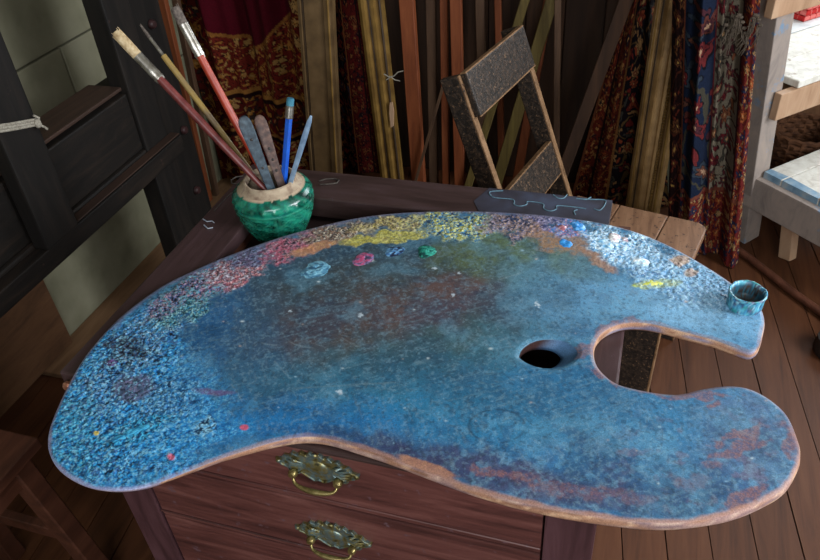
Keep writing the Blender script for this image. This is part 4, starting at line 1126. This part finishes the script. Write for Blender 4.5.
def pat_navy(u, v):
    f = floral(u, v, (26, 36, 58), [(110, 40, 42), (104, 66, 54), (74, 38, 46), (96, 50, 44), (52, 62, 74)], 31, .095, (70, 66, 56), (14, 14, 22), (190, 150, 120))
    cr = floral(u, v, (140, 129, 111), [(120, 42, 48), (96, 44, 50), (140, 86, 60), (80, 76, 66)], 33, .06, (70, 54, 48), (46, 30, 32), (190, 150, 110))
    rd = floral(u, v, (110, 36, 34), [(170, 90, 50), (40, 50, 80), (176, 140, 96)], 35, .035, (150, 90, 50), (30, 14, 14), (190, 140, 90))
    dk = floral(u, v, (36, 18, 18), [(110, 48, 34), (60, 30, 28), (120, 76, 46)], 37, .05, (90, 44, 30), (18, 8, 8))
    c = np.where((u > .20)[:, None], cr, f); c = np.where((u > .315)[:, None], rd, c)
    c = np.where((u < .06)[:, None], dk, c)
    H = .95 - v
    low = (H < .225) & (u > .07); c = np.where(low[:, None], rd * .9, c)
    for a, b, col in ((.194, .20, (110, 40, 44)), (.309, .315, (60, 24, 28)), (.056, .062, (110, 60, 40))):
        c = np.where(((u > a) & (u < b) & (H > .225))[:, None], lin(col), c)
    c = np.where(((H > .215) & (H < .228) & (u > .07))[:, None], lin((120, 66, 50)), c)
    return c * .6
rug('hanging_rug', 'navy and cream flowered rug hanging in folds beside the white bench', vpx(672, 0, 668, 250, 1.98, .95, .01), vpx(760, 0, 738, 262, 1.96, .95, .01), 1.985, 1.955, .95, .004,
    lambda s, t: (.034 * np.sin(s * 10 + .6 + t * 1.2)) + .016 * np.sin(s * 23 + 2 + t * 2) * (1 - .3 * t) + .006 * np.sin(s * 47 + t * 5), pat_navy, 190, 320, .37)
# fringe hanging from the folded top of that rug
fr = MB(); rr = random.Random(4)
for k in range(46):
    x0_ = 726 + 34 * k / 45.0 + rr.uniform(-1, 1); y0_ = 26 + 10 * math.sin(k * .3) + rr.uniform(-2, 2)
    p = hy(x0_, y0_, 1.915); l = rr.uniform(.03, .055)
    fr.tube([p, p + np.array([rr.uniform(-.006, .003), -.006, -l * .5]), p + np.array([rr.uniform(-.016, .004), -.004, -l])], [.0016, .0013, .0008], 5)
for k in range(22):
    p = hy(726 + 34 * k / 21.0, 25 + 10 * math.sin(k * .6), 1.916)
    fr.ball(p, .006, 1.1, .9, .8, 8)
frg = fr.build('rug_fringe', 'twine_dark', None, True)
tag(frg, 'knotted cream fringe hanging on the navy and cream rug', 'fringe')

# ================================================================== MOULDINGS AND STICKS AGAINST THE BACK WALL
def lean(px0, px1, Y, ztop=1.15, k=.10):
    """axis through two pixels on a plane that leans back from the floor line y = Y; returns floor point and top point"""
    n = np.array([0, -1, k]); p = np.array([0, Y, 0])
    a = hpl(px0[0], px0[1], p, n); b = hpl(px1[0], px1[1], p, n); d = (a - b) / (a - b)[2]
    return b - d * (b[2] - .002), b + d * (ztop - b[2])
def moulding(name, label, px0, px1, wpx, Y, prof, mat, ztop=1.15, k=.10, sub=None):
    """picture frame moulding; prof = (across 0..1, depth) front outline"""
    a, b = lean(px0, px1, Y, ztop, k)
    d = (b - a) / np.linalg.norm(b - a); s = np.array([1.0, 0, 0]); s -= d * (s @ d); s /= np.linalg.norm(s); nrm = np.cross(s, d)
    if nrm[1] > 0: nrm = -nrm
    wm = wpx * np.linalg.norm((a + b) / 2 - CAM) / FPX * .98
    o = empty(name, tuple(a), label, 'moulding')
    ring = [(q - .5, e) for q, e in prof] + [(.5, -.012), (-.5, -.012)]
    m_ = MB().prism([a + s * (q * wm) + nrm * e for q, e in ring], tuple(b - a))
    m_.build('frame_bar', mat, o)
    if sub:
        for q, e, r, mt, beads in sub:
            if beads:
                mm = MB(); L = np.linalg.norm(b - a); c = 0.01
                while c < L * .66:
                    mm.ball(a + d * c + s * ((q - .5) * wm) + nrm * e, r, 1, 1, 1, 6); c += r * 2.1
                ob = mm.build('bead_row', mt, o, True); ob['kind'] = 'stuff'
            else:
                MB().tube([a + s * ((q - .5) * wm) + nrm * e, b + s * ((q - .5) * wm) + nrm * e], r, 8).build('gilt_bead', mt, o, True)
    return o
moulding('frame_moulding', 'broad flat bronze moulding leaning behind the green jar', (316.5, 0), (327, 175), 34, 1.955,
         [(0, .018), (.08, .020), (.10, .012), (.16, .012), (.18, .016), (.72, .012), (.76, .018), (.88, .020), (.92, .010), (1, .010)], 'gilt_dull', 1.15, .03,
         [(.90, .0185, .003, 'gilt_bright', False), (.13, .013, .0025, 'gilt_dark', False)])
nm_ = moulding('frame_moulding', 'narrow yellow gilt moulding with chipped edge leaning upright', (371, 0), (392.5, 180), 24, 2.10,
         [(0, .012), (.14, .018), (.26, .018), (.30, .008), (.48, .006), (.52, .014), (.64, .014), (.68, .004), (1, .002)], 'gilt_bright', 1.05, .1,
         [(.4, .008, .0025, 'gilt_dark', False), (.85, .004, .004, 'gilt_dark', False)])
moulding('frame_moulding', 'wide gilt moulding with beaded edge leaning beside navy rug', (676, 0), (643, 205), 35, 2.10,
         [(0, .008), (.06, .022), (.14, .022), (.18, .010), (.24, .010), (.28, .016), (.34, .022), (.40, .014), (.52, .014), (.56, .020), (.62, .020), (.66, .010), (.72, .010), (.76, .022), (.88, .024), (.93, .012), (1, .010)], 'gilt_window_lit', 1.2, .1,
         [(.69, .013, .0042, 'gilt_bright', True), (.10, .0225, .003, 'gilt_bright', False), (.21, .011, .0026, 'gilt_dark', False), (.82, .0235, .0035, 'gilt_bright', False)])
P = [hpl(x, y, (0, 2.10, 0), (0, -1, .10)) + np.array([0, -.012, 0]) for x, y in ((391, 101), (394, 100), (395.5, 110), (395, 124), (392, 126), (390.5, 112))]
MB().prism(P, (0, -.004, 0), .001).build('plaster_chip', 'bench_tan', nm_)
def stick(name, label, cat, px0, px1, wpx, Y, mat, ztop=1.1, dep=.02, k=.08, group=None, bev=.002):
    a, b = lean(px0, px1, Y, ztop, k)
    wm = wpx * np.linalg.norm((a + b) / 2 - CAM) / FPX
    return tag(MB().beam(a, b, (1, 0, 0), wm, dep, bev, 1).build(name, mat), label, cat, group)
stick('stretcher_bar', 'thick orange brown stretcher bar leaning beside the narrow gilt moulding', 'bar', (407, 0), (419, 182), 14, 2.12, 'stick_orange', 1.0, .025)
stick('stretcher_bar', 'orange brown stretcher bar leaning behind the black chair back', 'bar', (456, 0), (460, 182), 11, 2.15, 'stick_orange', 1.05, .02)
stick('stretcher_bar', 'dull red stretcher bar leaning just left of the chair back', 'bar', (444, 0), (446, 182), 7, 2.17, 'stick_orange', .95, .02)
stick('stretcher_bar', 'dark brown stretcher bar leaning between two orange bars', 'bar', (431, 0), (434, 182), 9, 2.19, 'stick_brown', .9, .02)
stick('wooden_pole', 'olive yellow pole slanting behind the chair back', 'pole', (525, 0), (470, 180), 8, 2.13, 'stick_olive', .9, .018)
stick('wooden_pole', 'olive brown pole slanting through the opening of the chair back', 'pole', (540, 40), (497, 182), 11, 2.16, 'stick_olive', .8, .02)
stick('wooden_pole', 'reddish pole slanting above the chair crest rail', 'pole', (549, 0), (524, 140), 9, 2.19, 'stick_orange', .95, .02)
stick('wooden_pole', 'thin grey brown pole standing right of the chair', 'pole', (558, 0), (556, 182), 6, 2.13, 'stick_brown', 1.0, .014, .05)
stick('wooden_pole', 'dark slanting plank leaning against the rust rug', 'pole', (626, 0), (560, 180), 12, 2.06, 'dark_wall', .85, .02, .02)
stick('stretcher_bar', 'brown bar leaning between chair and dark boarded wall', 'bar', (480, 0), (484, 182), 8, 2.21, 'stick_brown', .85, .02)
stick('stretcher_bar', 'dark red bar leaning deep behind chair crest', 'bar', (498, 0), (502, 182), 6, 2.23, 'stick_orange', .8, .02)
stick('thin_lath', 'thin brown lath slanting between orange bar and chair', 'lath', (450, 62), (424, 152), 2.6, 2.10, 'stick_brown', .42, .008, .03, None, .0005)
# upright post beside the crimson rug, in front of the wall corner
stick('upright_batten', 'orange brown batten standing at the left edge of the crimson rug', 'batten', (163, 0), (203, 175), 7, 1.93, 'stick_orange', 1.3, .02, .0)
stick('upright_batten', 'dark batten standing in front of the crimson rug edge', 'batten', (176, 0), (212, 175), 6, 1.97, 'stick_brown', 1.3, .02, .0)
# loose tied string on the narrow moulding
YS = 2.118
ss = [hy(x, y, YS) for x, y in ((384, 74), (389, 77), (394, 76), (398, 72), (403, 71))]
tag(MB().tube(ss, .002, 6).tube([hy(x, y, YS) for x, y in ((386, 80), (391, 77), (395, 80), (400, 81))], .0018, 6).build('knotted_string', 'twine', None, True), 'wisp of knotted string hanging from the narrow moulding', 'string')

# ================================================================== BLACK CHAIR
dS = np.array([.974, -.225, 0]); dW = np.array([.225, .974, 0]); UP = np.array([0, 0, 1.0])
SEAT = 0.35
Bk = hz(571, 198, SEAT)                        # far rear corner of the seat at the far post
chair = empty('plank_chair', (float(Bk[0]) + .1, float(Bk[1]) - .15, 0), 'small worn black plank chair with bare tan edges behind the chest', 'chair')
lean_d = UP * math.cos(math.radians(20.4)) - dS * math.sin(math.radians(20.4)); lean_n = np.cross(dW, lean_d); lean_n = lean_n if lean_n @ dS > 0 else -lean_n
CW = .300
def cb(name, mat, a, b, u, wu, wv, bev=.003): return MB().beam(a, b, u, wu, wv, bev, 2).build(name, mat, chair)
Bn = Bk - dW * CW
for P_ in (Bn, Bk):
    s0 = P_ - lean_d * .02; s1 = P_ + lean_d * .450
    ps = cb('post', 'chair_black', s0 - lean_n * .024, s1 - lean_n * .024, tuple(dW), .016, .044)
    MB().beam(s0 - lean_n * .0005, s1 - lean_n * .0005, tuple(dW), .0168, .005, .001).build('worn_edge', 'chair_edge', ps)
def slat(l0, l1, thick=.016, over=.012, out=.0):
    a = Bn - dW * over + lean_n * (thick / 2 + .0015 + out); b = Bk + dW * (over if over < 0 else -.010) + lean_n * (thick / 2 + .0015 + out)
    mid = (l0 + l1) / 2
    sl = MB().beam(a + lean_d * mid, b + lean_d * mid, tuple(lean_d), l1 - l0, thick, .004, 2).build('back_slat', 'chair_black', chair)
    MB().beam(a + lean_d * (l1 - .001), b + lean_d * (l1 - .001), tuple(lean_n), thick * .95, .004, .0015).build('worn_edge', 'chair_edge', sl)
    MB().beam(a + lean_d * (l0 + .0015) + lean_n * (thick / 2 - .002), b + lean_d * (l0 + .0015) + lean_n * (thick / 2 - .002), tuple(lean_n), .005, .004, .0012).build('worn_edge', 'chair_edge', sl)
slat(.355, .452, over=.002)
slat(.075, .165, out=-.018, over=-.009)
# seat of three boards running across, front corners rounded
SD = .335
def seat_board(q0, q1, rnd=False):
    z0, z1 = SEAT - .024, SEAT
    a = Bn - dW * .02 + dS * q0; b = Bk + dW * .02 + dS * q0; c = Bk + dW * .02 + dS * q1; d_ = Bn - dW * .02 + dS * q1
    if rnd:
        R_ = .03; P = [a, b]
        for k in range(7):
            t_ = PI / 2 * k / 6; P.append(c - dW * R_ - dS * R_ + dW * (R_ * math.cos(t_)) + dS * (R_ * math.sin(t_)))
        for k in range(7):
            t_ = PI / 2 * k / 6; P.append(d_ + dW * R_ - dS * R_ + dS * (R_ * math.cos(t_)) - dW * (R_ * math.sin(t_)))
    else: P = [a, b, c, d_]
    MB().prism([(p[0], p[1], z0) for p in P], (0, 0, z1 - z0), .003, 2).build('seat_board', 'chair_seat', chair)
seat_board(.010, .120); seat_board(.122, .240); seat_board(.242, SD, True)
for w0 in (-.008, CW - .012):
    cb('side_rail', 'chair_black', Bn + dW * (w0 + .010) + dS * .03 - UP * .056, Bn + dW * (w0 + .010) + dS * (SD - .035) - UP * .056, (0, 0, 1), .06, .018)
cb('front_rail', 'chair_black', Bn + dW * .012 + dS * (SD - .03) - UP * .056, Bn + dW * (CW - .012) + dS * (SD - .03) - UP * .056, (0, 0, 1), .06, .014)
for P_, f_ in ((Bn + dW * .018, 0), (Bk - dW * .018, 0), (Bn + dW * .014, 1), (Bk - dW * .014, 1)):
    q0_ = .012 if not f_ else SD - .108
    t0 = P_ + dS * (q0_ + .03); base = t0 + dS * (-.004 if f_ else -.05)
    lg = cb('leg', 'chair_black', (base[0], base[1], .001), (t0[0], t0[1], SEAT - .0875 if not f_ else SEAT - .0875), tuple(dS), .125 if f_ else .06, .018)
    if f_:
        off_ = dS * .0625
        MB().beam((base[0] + off_[0], base[1] + off_[1], .001), (t0[0] + off_[0], t0[1] + off_[1], SEAT - .088), tuple(dS), .004, .019, .001).build('worn_edge', 'chair_edge', lg)

# ================================================================== WHITEWASHED STEP BENCH
e1 = np.array([.70, .714, 0]); e2 = np.array([.714, -.70, 0])
Pb = hz(741, 238, 0.0)
bench = empty('step_bench', (float(Pb[0]), float(Pb[1]), 0), 'whitewashed wooden step bench with blue smears at right', 'bench')
def bb(name, mat, a, b, u, wu, wv, bev=.003, par=None): return MB().beam(a, b, u, wu, wv, bev, 2).build(name, mat, par or bench)
def bpt(i, j, z): return np.array([Pb[0], Pb[1], 0]) + e1 * i + e2 * j + UP * z
ztop_ = .80
ldir = -e1 * .145
bb('post', 'bench_blue', bpt(.015, 0, .001), bpt(.015, 0, ztop_) + ldir * ztop_, tuple(e2), .055, .062)
bb('post', 'bench_blue', bpt(.58, 0, .001), bpt(.58, 0, .507), tuple(e2), .055, .055)
bb('post', 'bench_blue', bpt(.06, -.16, .001), bpt(.06, -.16, .507), tuple(e2), .05, .05)
bb('post', 'bench_blue', bpt(.58, -.16, .001), bpt(.58, -.16, .507), tuple(e2), .05, .05)
bb('top_rail', 'bench_tan', bpt(-.175, .042, .785), bpt(.62, .042, .785), (0, 0, 1), .115, .024)
bb('seat_apron', 'bench_tan', bpt(-.06, .042, .470), bpt(.62, .042, .470), (0, 0, 1), .075, .022)
bb('seat_bearer', 'bench_tan', bpt(.03, -.035, .470), bpt(.03, -.185, .470), (0, 0, 1), .07, .02)
for k in range(2):
    j0 = .052 - k * .122; j1 = j0 - .120
    i0 = -.08 if k else .0
    MB().prism([bpt(i0, j0, .5085), bpt(.62, j0, .5085), bpt(.62, j1, .5085), bpt(i0, j1, .5085)], (0, 0, .02), .002).build('seat_plank', 'bench_white', bench)
# lower step, planks run along e1 with their ends over a painted apron
for k in range(4):
    j0 = (.033, .0945, .214, .334)[k]; j1 = (.0925, .212, .332, .45)[k]
    MB().prism([bpt(-.02, j0, .236), bpt(.6, j0, .236), bpt(.6, j1, .236), bpt(-.02, j1, .236)], (0, 0, .022), .0025, 2).build('step_plank', 'bench_white', bench)
    MB().prism([bpt(-.0215, j0 + .002, .238), bpt(.004 + .006 * (k % 2), j0 + .002, .238), bpt(.010 - .007 * (k % 2), j1 - .002, .238), bpt(-.0215, j1 - .002, .238)], (0, 0, .0206), 0).build('blue_paint_end', 'bench_paint', bench)
bb('step_apron', 'bench_blue', bpt(-.030, -.005, .190), bpt(-.030, .46, .190), (0, 0, 1), .098, .024)
bb('step_leg', 'bench_tan', bpt(.03, .145, .001), bpt(.03, .12, .139), tuple(e1), .03, .04)
bb('step_leg', 'bench_tan', bpt(.03, .42, .001), bpt(.03, .42, .235), tuple(e1), .03, .04)
bb('step_leg', 'bench_tan', bpt(.56, .42, .001), bpt(.56, .42, .235), tuple(e1), .03, .04)
bb('step_bearer', 'bench_tan', bpt(.52, .06, .209), bpt(.52, .44, .209), (0, 0, 1), .05, .025)
# low white chest behind the bench with a red checked cloth
q_ = bpt(.5, -.31, 0)
wc = empty('low_box', (float(q_[0]), float(q_[1]), 0), 'low brown box with white lid behind the bench', 'chest')
MB().prism([bpt(i, j, .001) for i, j in ((.23, -.205), (.75, -.205), (.75, -.41), (.23, -.41))], (0, 0, .50), .004, 2).build('body', 'brown_board', wc)
MB().prism([bpt(i, j, .502) for i, j in ((.22, -.20), (.76, -.20), (.76, -.42), (.22, -.42))], (0, 0, .024), .004, 2).build('lid', 'white_paint', wc)
m_, nt, b_ = newmat('checked_cloth', .9, .1)
tc = nt.nodes.new('ShaderNodeTexCoord'); ck = nt.nodes.new('ShaderNodeTexChecker'); ck.inputs['Scale'].default_value = 55
ck.inputs['Color1'].default_value = L4((176, 44, 44)); ck.inputs['Color2'].default_value = L4((206, 110, 104))
nt.links.new(tc.outputs['Object'], ck.inputs['Vector']); nt.links.new(ck.outputs['Color'], b_.inputs['Base Color'])
q_ = bpt(.5, -.31, .5262)
cl = empty('folded_cloth', tuple(q_), 'red checked folded cloth on the white lid of a low box', 'cloth')
for k in range(3):
    MB().prism([bpt(i, j, .5264 + .016 * k) for i, j in ((.37 + .004 * k, -.235), (.62, -.235 - .003 * k), (.62 - .005 * k, -.40), (.37, -.40))], (0, 0, .0155), .005, 3).build('fold', 'checked_cloth', cl, True)
# wicker basket under the seat
bk_ = bpt(.30, -.085, 0)
wk = empty('wicker_basket', tuple(bk_), 'brown wicker basket standing under the white bench seat', 'basket')
mm = MB()
for k in range(15):
    z_ = .01 + .017 * k; r_ = .070 + .033 * math.sin(min(1, k / 12.0) * PI * .55)
    mm.tube([(bk_[0] + math.cos(t_ * 2 * PI / 36) * (r_ + .004 * (-1) ** (t_ + k)), bk_[1] + math.sin(t_ * 2 * PI / 36) * (r_ + .004 * (-1) ** (t_ + k)), z_) for t_ in range(36)], .0085, 6, True)
mm.build('weave', 'wicker', wk, True)
for k in range(18):
    t_ = 2 * PI * k / 18
    MB().tube([(bk_[0] + math.cos(t_) * (.070 + .033 * math.sin(min(1, q_ / 12.0) * PI * .55)), bk_[1] + math.sin(t_) * (.070 + .033 * math.sin(min(1, q_ / 12.0) * PI * .55)), .004 + .017 * q_) for q_ in range(0, 15, 2)], .006, 6).build('stake', 'wicker', wk, True)
MB().lathe(bk_, [(.0005, .002), (.069, .002), (.069, .012), (.0005, .012)], 24).build('basket_base', 'wicker', wk)
# long bent pole lying on the floor from the rug towards the right
pp = [hz(x, y, .012) for x, y in ((738, 250), (752, 260), (770, 274), (790, 290), (808, 303), (826, 316), (850, 334))]
tag(MB().tube(pp, .011, 10).build('bent_pole', 'red_brown', None, True), 'bent brown pole lying on floor in front of bench', 'pole')
qq = hz(822, 352, .0)
tag(MB().lathe((qq[0] + .02, qq[1], .001), [(.0005, 0), (.04, 0), (.045, .012), (.042, .05), (.036, .052), (.034, .012), (.0005, .010)], 24).build('iron_pot', 'iron_dark', None, True), 'small dark iron pot on floor beyond palette cup', 'pot')
